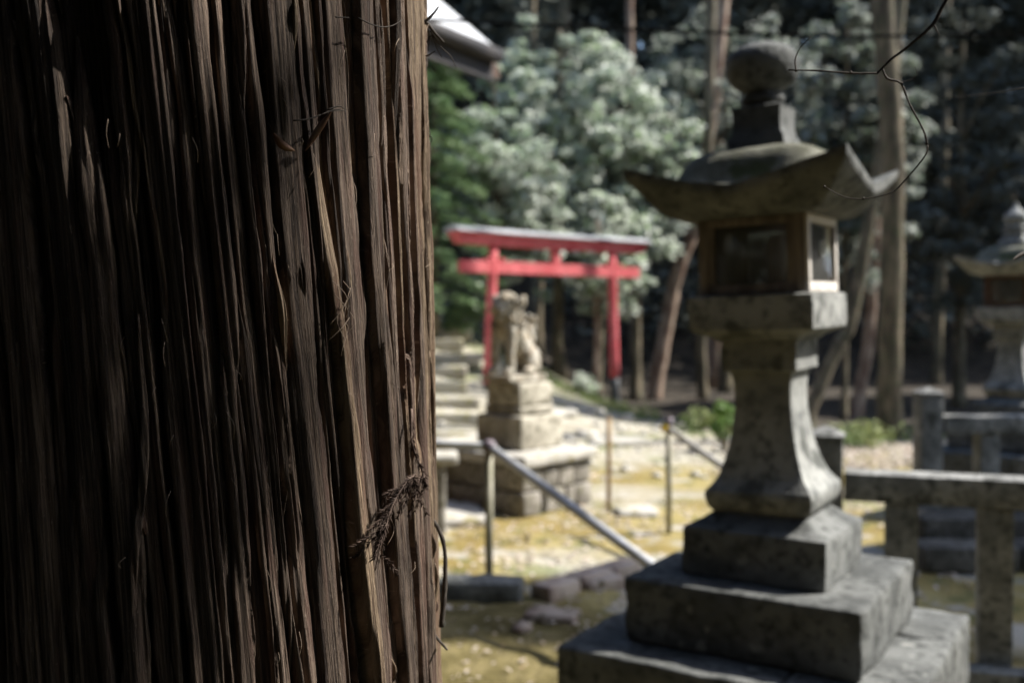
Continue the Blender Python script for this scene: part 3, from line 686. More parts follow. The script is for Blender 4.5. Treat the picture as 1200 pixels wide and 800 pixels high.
    pr = dense(pr, 3); a_ = np.linspace(0, 2 * math.pi, 28, endpoint=False)
    Vf = np.array([[(r * math.cos(t), r * math.sin(t), z) for t in a_] for r, z in pr]); Vf += .0022 * vnoise(Vf + sd, 22)[..., None]
    i, j = np.meshgrid(np.arange(len(pr) - 1), np.arange(28), indexing='ij'); q = i * 28 + j; b = i * 28 + (j + 1) % 28
    fo = link('finial', mesh_np('finial', Vf.reshape(-1, 3), np.stack([q, b, b + 28, q + 28], -1).reshape(-1, 4)), 'granite_dark' if kind == 'ball' else 'granite', L_)
    if tilt:
        # the upper pieces lean slightly with age
        for ch in list(L_.children):
            if ch.name.split('.')[0] in ('shaft', 'shaft_head', 'platform', 'firebox', 'window', 'pane_bright_patch', 'roof', 'finial_base', 'finial'):
                M = Matrix.Translation((0, 0, .95)) @ Matrix.Rotation(tilt, 4, Vector((0.536, -.844, 0)) if False else Vector((math.sin(rz + 0), math.cos(rz + 0), 0))) @ Matrix.Translation((0, 0, -.95))
                ch.matrix_local = M @ (Matrix.Translation(ch.location) @ ch.rotation_euler.to_matrix().to_4x4())
    return L_
# local axes: +x local = v direction (right-back) needs rz = YAW
lantern('near grey stone lantern with round ball finial, mossy roof and pale framed window', 0.90, 3.40, YAW, 'ball', tilt=-0.034)
lantern('far stone lantern with pointed onion finial, cut off by the right edge of the picture', 4.09, 8.1, YAW - .25, 'onion')

# ------------------------------------------------------------------ stone fences
def fence(label, x0, y0, dirv, posts, end_posts, group='stone fences beside the lanterns', kerb=True):
    d = Vector((*dirv, 0)).normalized(); rz = math.atan2(d.y, d.x)
    T = thing('stone_fence', label, 'stone fence', (x0, y0, 0), rz, group)
    ln = max(posts) + .25
    for s in posts:
        if s in end_posts:
            po = add_block('end_post', (.155, .155, 1.07), (s, 0, .0), 'fence_stone', T, 0, .008, .002, .08, .004)
            v = np.array([(-.085, -.085, 1.07), (.085, -.085, 1.07), (.085, .085, 1.07), (-.085, .085, 1.07), (-.085, -.085, 1.085), (.085, -.085, 1.085), (.085, .085, 1.085), (-.085, .085, 1.085), (0, 0, 1.125)])
            f = [[0, 1, 5, 4], [1, 2, 6, 5], [2, 3, 7, 6], [3, 0, 4, 7], [4, 5, 8], [5, 6, 8], [6, 7, 8], [7, 4, 8], [3, 2, 1, 0]]
            m_ = bpy.data.meshes.new('post_cap'); m_.from_pydata(v.tolist(), [], f); link('post_cap', m_, 'fence_stone', T, (s, 0, 0))
        else:
            add_block('post', (.135, .135, .80), (s, 0, .0), 'fence_stone', T, 0, .006, .002, .08, .004)
    rails = sorted(end_posts)
    a = rails[0] + .08
    nseg = 2; L0 = (ln - a) / nseg
    for i in range(nseg):
        add_block('top_rail', (L0 - .004, .165, .125), (a + L0 * (i + .5), 0, .801), 'fence_stone', T, 0, .008, .002, .07, .005)
    if kerb:
        for i in range(4):
            lk = (ln + .2) / 4; add_block('kerb', (lk - .006, .12, .14), (-.1 + lk * (i + .5), -.135, 0), 'fence_stone', T, 0, .01, .003, .07, .008)
    return T
fence('nearer stone fence whose lit top rail runs right from behind the near lantern', 1.42, 4.50, (.76, -.26), [0, .323, .70, 1.08, 1.46], [0])
fence('farther stone fence with pyramid capped corner post in front of the far lantern', 2.91, 6.95, (1, 0.0), [0, .41, .82, 1.23, 1.64, 2.05], [0], kerb=False)
wallT = thing('low_stone_wall', 'low dark wall of two stone courses below the farther fence', 'stone wall', (0, 0, 0))
for i in range(6):
    add_block('wall_stone', (.50, .42, .29), (2.95 + .505 * i, 6.72, .0), 'dark_stone', wallT, 0, .018, .006, .08, .012)
for i in range(5):
    add_block('wall_stone', (.62, .28, .165), (2.9 + .625 * i, 6.36, .0), 'dark_stone', wallT, 0, .02, .006, .08, .012)

# ------------------------------------------------------------------ guardian lion dog on its plinth
KX, KY = .065, 8.62; KR = R(47) + math.pi          # local +x = the way it faces (towards camera-left)
pl = thing('lion_plinth', 'broad stone block plinth under the guardian lion dog beside the moss', 'plinth', (KX, KY, 0), KR)
rp = random.Random(3)
hx, hy = .47, .74
PLX, PLY = .03, -.22
def stone_course(z, h, inset):
    for (sx, n_, horiz) in ((2 * hx, 2, True), (2 * hx, 2, True)): pass
    X2, Y2 = hx - inset, hy - inset
    for sgn in (-1, 1):
        cuts = sorted([-Y2] + [rp.uniform(-Y2 * .5, -.1), rp.uniform(.1, Y2 * .5)] + [Y2])
        for a, b in zip(cuts, cuts[1:]): add_block('plinth_stone', (.22, b - a - .012, h - .010), (PLX + sgn * (X2 - .11), PLY + (a + b) / 2, z), 'rubble_stone', pl, 0, .02, .008, .07, .012)
        cuts = sorted([-X2 + .225] + [rp.uniform(-.1, .1)] + [X2 - .225])
        for a, b in zip(cuts, cuts[1:]): add_block('plinth_stone', (b - a - .012, .22, h - .010), (PLX + (a + b) / 2, PLY + sgn * (Y2 - .11), z), 'rubble_stone', pl, 0, .02, .008, .07, .012)
stone_course(0, .20, .03); stone_course(.20, .20, .04)
add_block('plinth_core', (.6, .8, .38), (PLX, PLY, .01), 'rubble_stone', pl, 0, .02, .004, .1)
for s in (-1, 1): add_block('top_slab', (2 * hx + .02, hy + .008, .09), (PLX, PLY + s * (hy / 2 + .006), .402), 'slab_stone', pl, 0, .018, .006, .08, .012)
pd = thing('lion_pedestal', 'two weathered stone blocks stacked directly under the guardian lion dog', 'pedestal', (KX, KY, .494), KR)
add_block('lower_block', (.54, .54, .285), (0, 0, 0), 'plinth_stone', pd, 0, .022, .006, .05, .014)
add_block('bevelled_course', (.44, .44, .075), (0, 0, .287), 'plinth_stone', pd, 0, .03, .004, .05, .006)
add_block('upper_block', (.42, .40, .195), (0, 0, .364), 'plinth_stone', pd, 0, .018, .005, .05, .012)

def ell(c, r, rot=(0, 0, 0), sub=2):
    bm = bmesh.new(); bmesh.ops.create_icosphere(bm, subdivisions=sub, radius=1)
    from mathutils import Euler
    M = Matrix.Translation(c) @ Euler(rot).to_matrix().to_4x4() @ Matrix.Diagonal((*r, 1))
    bmesh.ops.transform(bm, matrix=M, verts=bm.verts)
    V = np.array([v.co[:] for v in bm.verts]); F = np.array([[v.index for v in f.verts] for f in bm.faces]); bm.free(); return V, F
def limb_(a, b, r0, r1, k=7):
    return [ell(Vector(a).lerp(Vector(b), t), (r0 + (r1 - r0) * t,) * 3) for t in np.linspace(0, 1, k)]
LI = []
LI += limb_((-.24, 0, .17), (.04, 0, .46), .125, .145, 7)
LI += [ell((-.27, 0, .14), (.13, .14, .14)), ell((.08, 0, .44), (.10, .145, .12)), ell((.02, 0, .53), (.15, .165, .14))]
for s in (-1, 1):
    LI += [ell((-.22, s * .125, .13), (.12, .06, .13)), ell((-.13, s * .15, .035), (.09, .045, .037)), ell((-.30, s * .10, .05), (.06, .05, .05))]
    LI += limb_((.11, s * .105, .38), (.135, s * .112, .19), .066, .052) + limb_((.135, s * .112, .19), (.13, s * .112, .05), .052, .046)
    LI += [ell((.165, s * .112, .034), (.068, .054, .037))]
    for q in (-.028, 0, .028): LI.append(ell((.222, s * .112 + q, .024), (.02, .014, .022)))
    LI += [ell((.205, s * .052, .665), (.028, .030, .022)), ell((.225, s * .055, .635), (.018, .018, .017)), ell((.18, s * .065, .70), (.045, .04, .022), (0, 0, s * .4)),
           ell((.08, s * .150, .655), (.05, .022, .045), (0, .6, s * .3)), ell((.22, s * .06, .575), (.045, .04, .036))]
LI += [ell((.10, 0, .625), (.145, .145, .115)), ell((.205, 0, .595), (.075, .09, .05)), ell((.265, 0, .622), (.028, .042, .026)), ell((.19, 0, .515), (.075, .068, .028)), ell((.07, 0, .705), (.11, .11, .05))]
rl = random.Random(9)
for i in range(74):      # mane and tail curls
    a = rl.uniform(.6, 2 * math.pi - .6) ; z = rl.uniform(.40, .70); rr = .160 + .015 * math.sin(z * 30)
    LI.append(ell((.045 + math.cos(a) * rr * .85, math.sin(a) * rr * 1.08, z), (.032, .032, .029), sub=1))
for i in range(26):
    z = rl.uniform(.12, .52); LI.append(ell((-.345 + .12 * max(0, z - .3) + .03 * math.sin(z * 8) + rl.uniform(-.01, .01), rl.uniform(-.06, .06) * (1 - abs(z - .3) * 1.5), z), (.035, .034, .05), sub=1))
LI.append(ell((-.31, 0, .30), (.045, .07, .18), (0, .25, 0)))
V, F = merge(LI)
lm = mesh_np('lion_dog', V, F)
lion = link('lion_dog_statue', lm, 'lion_stone', None, (KX - .075, KY - .06, 1.118), (0, 0, KR))
lion.scale = (.76, .84, .94)
tag(lion, 'weathered stone guardian lion dog statue sitting upright on its pedestal before the torii', 'statue')
rmod = lion.modifiers.new('remesh', 'REMESH'); rmod.mode = 'VOXEL'; rmod.voxel_size = .0075; rmod.use_smooth_shade = True
smod = lion.modifiers.new('smooth', 'SMOOTH'); smod.iterations = 2; smod.factor = .6
ls = add_block('statue_base', (.62, .40, .055), (-.06, 0, -.058), 'lion_stone', lion, 0, .01, .004, .05, .005)

# ------------------------------------------------------------------ red torii
ta = Vector((-.272, 14.5, 0)); tb = Vector((1.60, 16.05, 0)); td = (tb - ta).normalized(); tr = math.atan2(td.y, td.x); tw = (tb - ta).length
TO = thing('torii_gate', 'red painted torii gate with grey capped lintel on the slope behind the lion dog', 'torii gate', (ta + tb) / 2, tr)
def ground_z(v): return float(hz(v.x, v.y))
topz = P(578, 288, 14.5).z; 
for s, v in ((-1, ta), (1, tb)):
    gz = ground_z(v) ; top = topz
    x0 = s * tw / 2; ft = x0 + s * .10; hb = .46 if s > 0 else .12
    pts = lambda z: (ft + (x0 - ft) * (z - gz) / (top - gz), 0, z)
    co = tube('column', [pts(z) for z in np.linspace(gz + hb, top, 8)], np.linspace(.080, .070, 8), 'red_paint', TO, 20)
    tube('black_footing', [pts(z) for z in np.linspace(gz - .15, gz + hb, 4)], .076, 'black_paint', TO, 20)
def curved_beam(name, half, z0, h, d, rise, m, flare=.06, parent=TO):
    n = 25; xs = np.linspace(-1, 1, n); V = []
    for x in xs:
        zc = z0 + rise * abs(x) ** 2.4
        xx = x * half
        for (yy, zz2, ex) in ((-d / 2, 0, 0), (d / 2, 0, 0), (d / 2 * 1.1, h, flare), (-d / 2 * 1.1, h, flare)):
            V.append((xx + ex * x * (1 if abs(x) > .99 else 0), yy, zc + zz2))
    F = []
    for i in range(n - 1):
        for k_ in range(4): a, b = i * 4 + k_, i * 4 + (k_ + 1) % 4; F.append([a, b, b + 4, a + 4][::-1])
    F.append([0, 1, 2, 3]); F.append([(n - 1) * 4 + k_ for k_ in (3, 2, 1, 0)])
    m_ = bpy.data.meshes.new(name); m_.from_pydata(V, [], F); m_.update()
    o = link(name, m_, m, parent); b = o.modifiers.new('bevel', 'BEVEL'); b.width = .006; b.segments = 2; b.limit_method = 'ANGLE'; return o
HW = tw / 2 + .70
curved_beam('lower_lintel', HW - .06, topz, .085, .20, .012, 'red_paint')
curved_beam('upper_lintel', HW, topz + .088, .075, .25, .015, 'red_paint', .03)
# pitched sheet-metal cap
n = 25; V = []
for x in np.linspace(-1, 1, n):
    zc = topz + .166 + .015 * abs(x) ** 2.4
    for yy, z_ in ((-.19, 0), (-.19, .028), (0, .08), (.19, .028), (.19, 0)): V.append((x * (HW + .06), yy, zc + z_))
F = [[i * 5 + k_, i * 5 + (k_ + 1) % 5, i * 5 + 5 + (k_ + 1) % 5, i * 5 + 5 + k_][::-1] for i in range(n - 1) for k_ in range(5)] + [[0, 1, 2, 3, 4], [(n - 1) * 5 + k_ for k_ in (4, 3, 2, 1, 0)]]
m_ = bpy.data.meshes.new('metal_cap'); m_.from_pydata(V, [], F); link('metal_cap', m_, 'zinc_sheet', TO)
nz = P(578, 320, 14.5).z
curved_beam('tie_beam', tw / 2 + .60, nz, .17, .11, 0, 'red_paint', 0)
add_block('centre_strut', (.13, .10, topz - nz - .172), (0, 0, nz + .171), 'red_paint', TO, 0, .006, 0, .1, 0)
for s in (-1, 1):
    for q in (-1, 1): add_block('wedge', (.07, .15, .045), (s * (tw / 2) + q * .12, 0, nz + .171), 'red_paint', TO, 0, .006, 0, .1, 0)

# ------------------------------------------------------------------ stone steps up the hillside
ST = thing('hillside_steps', 'flight of pale worn stone steps climbing the slope left of the torii', 'steps'); ST['kind'] = 'structure'; del ST['category']
for i in range(13):
    y = 10.9 + i * .66; x1 = -.34 - .045 * i; x0 = x1 - 2.6
    z = float(hz((x0 + x1) / 2 + .6, y)) + .05
    x1 += rp.uniform(-.18, .22); cuts = [x0] + sorted([x0 + rp.uniform(.7, 1.1), x0 + rp.uniform(1.5, 2.0)]) + [x1]
    for a, b in zip(cuts, cuts[1:]):
        add_block('step_stone', (b - a - .015, .40, .20), ((a + b) / 2, y + rp.uniform(-.02, .02), z - .187 + rp.uniform(-.012, .012)), 'step_stone', ST, rp.uniform(-.02, .02), .025, .01, .12, .015)

# ------------------------------------------------------------------ paving, kerbs and loose stones
KB = thing('path_kerb', 'row of reddish kerb stones edging the pale path left of the lantern', 'kerb')
a_, b_ = P(632, 706, 5.6), P(742, 668, 6.25); a_.z = b_.z = 0
kd = (b_ - a_); kl = kd.length; kd.normalize(); kr = math.atan2(kd.y, kd.x)
for i in range(3):
    f = (i + .5) / 3; c = a_ + kd * kl * f
    add_block('kerb_stone', (kl / 3 - .012, .16, .14), (c.x, c.y, -.045), 'kerb_stone', KB, kr + rp.uniform(-.03, .03), .02, .006, .05, .012)
c = P(562, 700, 5.62); tag(add_block('edging_stone', (.50, .20, .15), (c.x, 5.68, -.03), 'granite_dark', None, -.10, .03, .008, .05, .015), 'dark flat edging stone doubling as shadow at the foot of the handrail post', 'stone')  # dark block laid where the post casts its shadow
def flag(px, py, sx, sy, rz, label, m='slab_stone', hgt=.09, z=-.035):
    t = (py - 370) / FPX; Y_ = EYE / (t * 1.0); c = P(px, py, Y_)
    return tag(add_block('flagstone', (sx, sy, hgt), (c.x, Y_, z + float(hz(c.x, Y_))), m, None, rz, .03, .01, .06, .02), label, 'flagstone', 'flat stones set in the moss')
flag(522, 606, .62, .75, .2, 'white flagstone beside the trunk edge in front of the lion plinth')
flag(700, 690, .28, .22, .5, 'flat pale stone lying just below the kerb near the lantern base', 'kerb_stone', .10)
flag(648, 728, .30, .20, -.3, 'pale flat stone in the dark moss left of the lowest lantern step', 'kerb_stone', .08)
flag(745, 603, .34, .30, .1, 'small flat stone in the moss between rusty rod and yellow collared post')
flag(722, 522, .80, .5, .3, 'long pale slab lying right of the lion plinth')
flag(640, 508, .8, .5, .8, 'pale slab in the grass behind the lion pedestal')
c = P(520, 515, 7.1)
sb = tag(add_block('stone_bench_slab', (.9, .34, .07), (-.86, 7.45, .52), 'slab_stone', None, .08, .02, .006, .07, .01), 'pale slab beam jutting from behind the trunk beside the lion plinth', 'stone slab')
for s in (-.3, .3): add_block('support', (.12, .24, .53), (s, 0, -.53), 'rubble_stone', sb, 0, .02, .006, .08, .01)
rk = random.Random(21)
for i in range(7):
    px, py = [(612, 741), (528, 560), (700, 478), (735, 500), (690, 500), (545, 470), (528, 455)][i]
    lab = ['small pale stone in dark moss below the kerb', 'pale stone at the left foot of the lion plinth', 'pale rock on the slope just left of the torii footing', 'pale rock on the ground just right of the torii footing',
           'low stone on the gravel between pedestal and torii', 'boulder among rubble left of the pedestal', 'upper boulder among rubble beside the trunk edge'][i]
    Y_ = [5.1, 8.3, 14.6, 14.6, 12.5, 10.6, 11.6][i]; c = P(px, py, Y_); s = [.12, .2, .3, .3, .3, .34, .4][i]
    V, F = ell((0, 0, 0), (s / 2, s * .42, s * .3), sub=3); V = V * (1 + .16 * fbm(V + i * 3, 6 / s * .5, 2))[:, None]
    tag(link('rock', mesh_np('rock', V, F), 'slab_stone' if i else 'kerb_stone', None, (c.x, Y_, float(hz(c.x, Y_)) + s * .05), (0, 0, rk.uniform(0, 3))), lab, 'rock', 'loose rocks lying on the slope and moss')

# ------------------------------------------------------------------ handrails and the rusty rod
HR = thing('handrail', 'bent pipe handrail with olive post sloping down behind the near lantern', 'handrail', (0, 0, 0), 0, 'pipe handrails')
A1 = P(573, 523, 5.87); A0 = P(573, 692, 5.87); B1 = P(770, 667, 4.62)
tube('post', [(A1.x, 5.87, -.05), (A1.x, 5.87, A1.z - .01)], .024, 'olive_pipe', HR, 16)
tube('sloping_rail', [A1, B1, B1 + (B1 - A1) * .16], .0275, 'steel_pipe', HR, 16)
e_ = B1 + (B1 - A1) * .15; tube('post', [(e_.x, e_.y, -.05), (e_.x, e_.y, e_.z - .02)], .022, 'olive_pipe', HR, 12)
tube('level_rail', smooth_path([A1, P(545, 521, 5.9), P(500, 518, 5.95), P(380, 500, 6.1)], 12), .0225, 'steel_pipe', HR, 14)
tube('clamp', [A1 + Vector((0, 0, -.035)), A1 + Vector((0, 0, -.028)), A1 + Vector((0, 0, .028)), A1 + Vector((0, 0, .04))], [.03, .037, .037, .02], 'clamp', HR, 16)
cb = tube('clamp', [A1 + (B1 - A1) * .0, A1 + (B1 - A1) * .035], .034, 'clamp', HR, 16)
H2 = thing('handrail', 'thin pipe handrail with yellow collar on its post left of the lantern shaft', 'handrail', (0, 0, 0), 0, 'pipe handrails')
C1 = P(784, 502, 7.4); D1 = P(846, 546, 6.6)
tube('post', [(C1.x, 7.4, -.05), (C1.x, 7.4, C1.z + .06)], .022, 'olive_pipe', H2, 14)
tube('sloping_rail', [C1, D1, D1 + (D1 - C1) * .8], .024, 'slab_stone', H2, 14)
tube('clamp', [C1 + Vector((0, 0, .02)), C1 + Vector((0, 0, .08))], .030, 'clamp', H2, 14)
tube('yellow_collar', [C1 + Vector((-.045, 0, -.02)), C1 + Vector((-.02, 0, .03))], .030, 'yellow', H2, 12)
e_ = D1 + (D1 - C1) * .75; tube('post', [(e_.x, e_.y, -.05), (e_.x, e_.y, e_.z)], .02, 'olive_pipe', H2, 12)
c = P(713, 600, 8.2)
tag(tube('rusty_rod', [(c.x, 8.2, -.05), (c.x + .004, 8.2, .45), (c.x, 8.2, P(713, 489, 8.2).z)], .02, 'rust', None, 10), 'thin rusty rod standing in the moss below the right torii footing', 'rod')

# ------------------------------------------------------------------ shrine hall at the upper left, mostly behind the trunk
uD, vD = Vector((-.844, .536, 0)), Vector((.536, .844, 0))
tip = Vector((-.18, 10.0, 4.30))
HL = thing('shrine_hall', 'shrine hall behind the trunk showing a white sheet metal roof corner and dark gutter', 'building')
def quad_prism(name, pts, thick, m, parent):
    """slab from four top corners, thickness downwards"""
    V = [list(p) for p in pts] + [[p[0], p[1], p[2] - thick] for p in pts]
    F = [[0, 1, 2, 3], [7, 6, 5, 4]] + [[i, i + 4, (i + 1) % 4 + 4, (i + 1) % 4] for i in range(4)]
    m_ = bpy.data.meshes.new(name); m_.from_pydata(V, [], F); bm = bmesh.new(); bm.from_mesh(m_); bmesh.ops.recalc_face_normals(bm, faces=bm.faces); bm.to_mesh(m_); bm.free()
    return link(name, m_, m, parent)
LEN, RUN = 6.2, 2.6
def rp_(s, t, dz=0):     # s up the slope along u, t along the eave towards the camera
    return tip + uD * s - vD * t + Vector((0, 0, .80 * s + .05 * s * s * .4 + dz))
NS = 9
for k_ in range(NS):       # sheet strips between standing seams
    t0, t1 = LEN * k_ / NS, LEN * (k_ + 1) / NS
    quad_prism('roof_sheet', [rp_(0, t0 + .004), rp_(0, t1 - .004), rp_(RUN, t1 - .004), rp_(RUN, t0 + .004)], .03, 'roof_sheet', HL)
quad_prism('roof_back', [rp_(RUN, 0), rp_(RUN, LEN), rp_(RUN, LEN) + uD * RUN - Vector((0, 0, 2.3)), rp_(RUN, 0) + uD * RUN - Vector((0, 0, 2.3))], .05, 'roof_sheet', HL)
gt = [tip - uD * .05 - vD * t + Vector((0, 0, -.10)) for t in np.linspace(0.0, LEN, 12)]
quad_prism('fascia', [tip + uD * .01 + Vector((0, 0, -.035)), rp_(.01, LEN, -.045), rp_(.06, LEN, -.09), tip + uD * .06 + Vector((0, 0, -.035))], .30, 'gutter', HL)
tube('gutter', [tuple(p) for p in gt], .075, 'gutter', HL, 12)
for k_ in range(14):
    t_ = .12 + k_ * .44
    quad_prism('rafter', [rp_(.08, t_, -.10), rp_(.08, t_ + .09, -.10), rp_(1.3, t_ + .09, -.10), rp_(1.3, t_, -.10)], .11, 'dark_timber', HL)
quad_prism('eave_board', [rp_(.06, 0, -.035), rp_(.06, LEN, -.035), rp_(1.35, LEN, -.035), rp_(1.35, 0, -.035)], .04, 'dark_timber', HL)
quad_prism('purlin', [rp_(.10, -.25, -.215), rp_(.10, LEN, -.215), rp_(.22, LEN, -.215), rp_(.22, -.25, -.215)], .12, 'dark_timber', HL)
wc = tip + uD * 2.6 - vD * (LEN / 2)
for s, nm in ((1.25, 'wall'), (3.95, 'wall')):
    c = tip + uD * s - vD * (LEN / 2); o = add_block(nm, (LEN - 1.0, .12, 4.35), (c.x, c.y, -.05), 'dark_timber', HL, math.atan2(vD.y, vD.x), .01, 0, .5, 0)
for t_ in (.6, LEN - .6):
    c = tip + uD * 2.6 - vD * t_; o = add_block('wall', (2.58, .12, 4.35), (c.x, c.y, -.05), 'plaster', HL, math.atan2(uD.y, uD.x), .01, 0, .5, 0)
for t_ in (1.2, 2.6, 4.0, 5.2):
    c = tip + uD * 1.17 - vD * t_; add_block('pillar', (.16, .16, 4.3), (c.x, c.y, -.05), 'dark_timber', HL, math.atan2(vD.y, vD.x), .01, 0, .5, 0)

# overhead wire
cb = smooth_path([P(-400, -40, 5.2), P(300, 12, 5.6), P(520, 24, 5.8), P(830, 38, 6.1), P(1100, 42, 6.4), P(1700, 30, 7.2)], 40)
tag(tube('overhead_cable', cb, .0095, 'cable', None, 8), 'black overhead cable running across the picture in front of the treetops', 'cable')

# ------------------------------------------------------------------ trees
def make_tree(label, x, y, h, r0, r1, lean=(0, 0), crown=None, bark='far_bark', leaf='leaf_dark', group=None, name='forest_tree', bend=.3, nl=6000, lsize=.12, seed=0, crad=.6, ncl=60, cat='tree', hide_trunk=False, up=.12, limbs=10):
    rr = random.Random(seed); g = np.random.default_rng(seed + 100)
    z0 = float(hz(x, y)) - .1
    T = thing(name, label, cat, (x, y, 0), 0, group)
    pts = [(0, 0, z0)]
    for i in range(1, 6):
        f = i / 5; pts.append((lean[0] * f * h + rr.uniform(-1, 1) * bend * .12 * (f < 1), lean[1] * f * h + rr.uniform(-1, 1) * bend * .1, z0 + h * f))
    path = smooth_path(pts, 26); rad = r0 + (r1 - r0) * np.linspace(0, 1, 27) ** .8; rad[:3] *= [1.35, 1.18, 1.06]
    tube('trunk', path, rad, bark, T, 14, .22)
    if crown:
        cx, cy, cz, sx, sy, sz = crown
        cs = []
        while len(cs) < ncl:
            v = g.normal(size=3); v /= np.linalg.norm(v); v *= g.random() ** .4; cs.append((cx + v[0] * sx, cy + v[1] * sy, cz + v[2] * sz))
        rads = crad * g.uniform(.5, 1.25, ncl)
        V, F = leaves_np(clusters(cs, nl, rads, .5, g), lsize, up, .55, g)
        link('crown', mesh_np('crown', V, F, smooth=False), leaf, T)
        for c_ in cs[:limbs]:
            f = min(.95, max(.25, (c_[2] - z0) / h * .8)); b = path[int(f * 26)]
            tube('limb', smooth_path([tuple(b), ((b[0] + c_[0]) / 2, (b[1] + c_[1]) / 2, (b[2] * .4 + c_[2] * .6)), c_], 6), np.linspace(max(r1, r0 * .35), .012, 7), bark, T, 6)
    return T
def at_px(px, Y): return (px - 600) / FPX * Y

# broadleaf trees, the silvery sun sheen put into their leaf colour
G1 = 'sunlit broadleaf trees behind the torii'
make_tree('tall silvery leaved tree directly above and behind the torii lintel', at_px(655, 18.3), 18.3, 6.4, .13, .04, (0, 0), (0, 0, 4.5, 1.8, 1.0, 2.6), 'far_bark', 'leaf_lit', G1, 'broadleaf_tree', nl=16000, lsize=.145, seed=1, crad=.33, ncl=230)
make_tree('rounded silvery tree filling the gap between hall roof and torii', at_px(585, 17.4), 17.4, 5.0, .10, .03, (-.02, 0), (.1, 0, 3.7, 1.2, 1.0, 1.6), 'far_bark', 'leaf_lit', G1, 'broadleaf_tree', nl=11500, lsize=.135, seed=2, crad=.29, ncl=140)
make_tree('silvery leaved tree left of the lantern roof, above the right torii column', at_px(745, 19.2), 19.2, 6.2, .12, .03, (.02, 0), (0, 0, 4.4, 1.55, 1.0, 2.1), 'far_bark', 'leaf_lit', G1, 'broadleaf_tree', nl=8500, lsize=.145, seed=3, crad=.32, ncl=150)
make_tree('hanging silvery foliage tree behind the lantern window at the left', at_px(700, 17.3), 17.3, 3.2, .07, .02, (.0, 0), (.15, 0, 2.35, .75, .7, .8), 'warm_bark', 'leaf_lit', G1, 'broadleaf_tree', nl=3600, lsize=.14, seed=4, crad=.22, ncl=60)
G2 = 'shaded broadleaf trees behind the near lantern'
make_tree('grey green tree behind the lantern finial', at_px(850, 20.6), 20.6, 7.5, .14, .04, (0, 0), (0, 0, 5.6, 2.0, 1.5, 2.6), 'far_bark', 'leaf_shaded', G2, 'broadleaf_tree', nl=9000, lsize=.15, seed=5, crad=.33, ncl=170)
make_tree('loose grey green tree between the lantern roof tip and the tall mossy trunk', at_px(990, 15.6), 15.6, 6.2, .05, .02, (.0, 0), (0.1, 0, 4.3, 1.15, .5, 2.3), 'far_bark', 'leaf_shaded', G2, 'broadleaf_tree', nl=7500, lsize=.15, seed=6, crad=.28, ncl=120)
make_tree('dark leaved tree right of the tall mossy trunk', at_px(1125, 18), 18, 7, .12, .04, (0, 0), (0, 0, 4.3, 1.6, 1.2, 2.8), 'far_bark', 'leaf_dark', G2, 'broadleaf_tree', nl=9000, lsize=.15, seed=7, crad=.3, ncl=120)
# conifer at the far left, bright green sprays
gc = np.random.default_rng(12)
cf = thing('conifer_tree', 'green conifer with drooping layered sprays between trunk edge and silvery trees', 'tree', (at_px(508, 16.2), 16.2, 0))
gz = float(hz(at_px(508, 16.2), 16.2)); tube('trunk', [(0, 0, gz - .1), (0, 0, gz + 3), (0.02, 0, gz + 6)], [.10, .07, .02], 'far_bark', cf, 12, .15)
cs, ax = [], []
for i in range(64):
    z = gz + .8 + (i / 64) * 4.6; a = i * 2.4; rr_ = 1.15 * (1 - (i / 64) ** 1.4 * .75); 
    for f in np.linspace(.2, 1, 6): cs.append((math.cos(a) * rr_ * f, math.sin(a) * rr_ * f, z - .32 * f * f * rr_))
V, F = leaves_np(clusters(cs, 15000, .17, .45, gc), .11, .5, .35, gc, .5)
link('crown', mesh_np('crown', V, F, smooth=False), 'leaf_bush', cf)
def shrub(label, px, Y, w_, h_, leaf, n, size, name='shrub', cat='shrub', seed=0, zoff=0.0):
    g = np.random.default_rng(seed); x = at_px(px, Y); z0 = float(hz(x, Y)) + zoff
    T = thing(name, label, cat, (x, Y, z0)); cs = []
    for i in range(16):
        v = g.normal(size=3); v /= np.linalg.norm(v); cs.append((v[0] * w_ * .33, v[1] * w_ * .33, h_ * .5 + v[2] * h_ * .3))
    V, F = leaves_np(clusters(cs, n, w_ * .25, .8, g), size, .3, .5, g); link('foliage', mesh_np('foliage', V, F, smooth=False), leaf, T)
    for c_ in cs[:7]: tube('stem', smooth_path([(c_[0] * .1, c_[1] * .1, -.08), (c_[0] * .5, c_[1] * .5, c_[2] * .6), c_], 5), np.linspace(.016, .005, 6), 'far_bark', T, 5)
    return T
shrub('round bright green bush at the top of the slope left of the torii column', 540, 16.9, .82, .75, 'leaf_bush', 3600, .07, seed=2)
shrub('small yellow green leafy plant just left of the lantern shaft', 849, 12.0, .34, .62, 'leaf_fresh', 420, .085, 'leafy_plant', 'plant', 3, .05)
shrub('low green plant under the leaning pale trunk', 820, 14.2, .6, .26, 'grass_blade', 420, .07, 'leafy_plant', 'plant', 4)
shrub('pale tufted plant at the foot of the slope right of the torii footing', 688, 16.6, .5, .5, 'leaf_lit', 500, .08, 'leafy_plant', 'plant', 5)
shrub('low green weeds beside the fallen leaves right of the lantern', 1015, 12.2, 1.0, .22, 'grass_blade', 700, .07, 'leafy_plant', 'plant', 6)

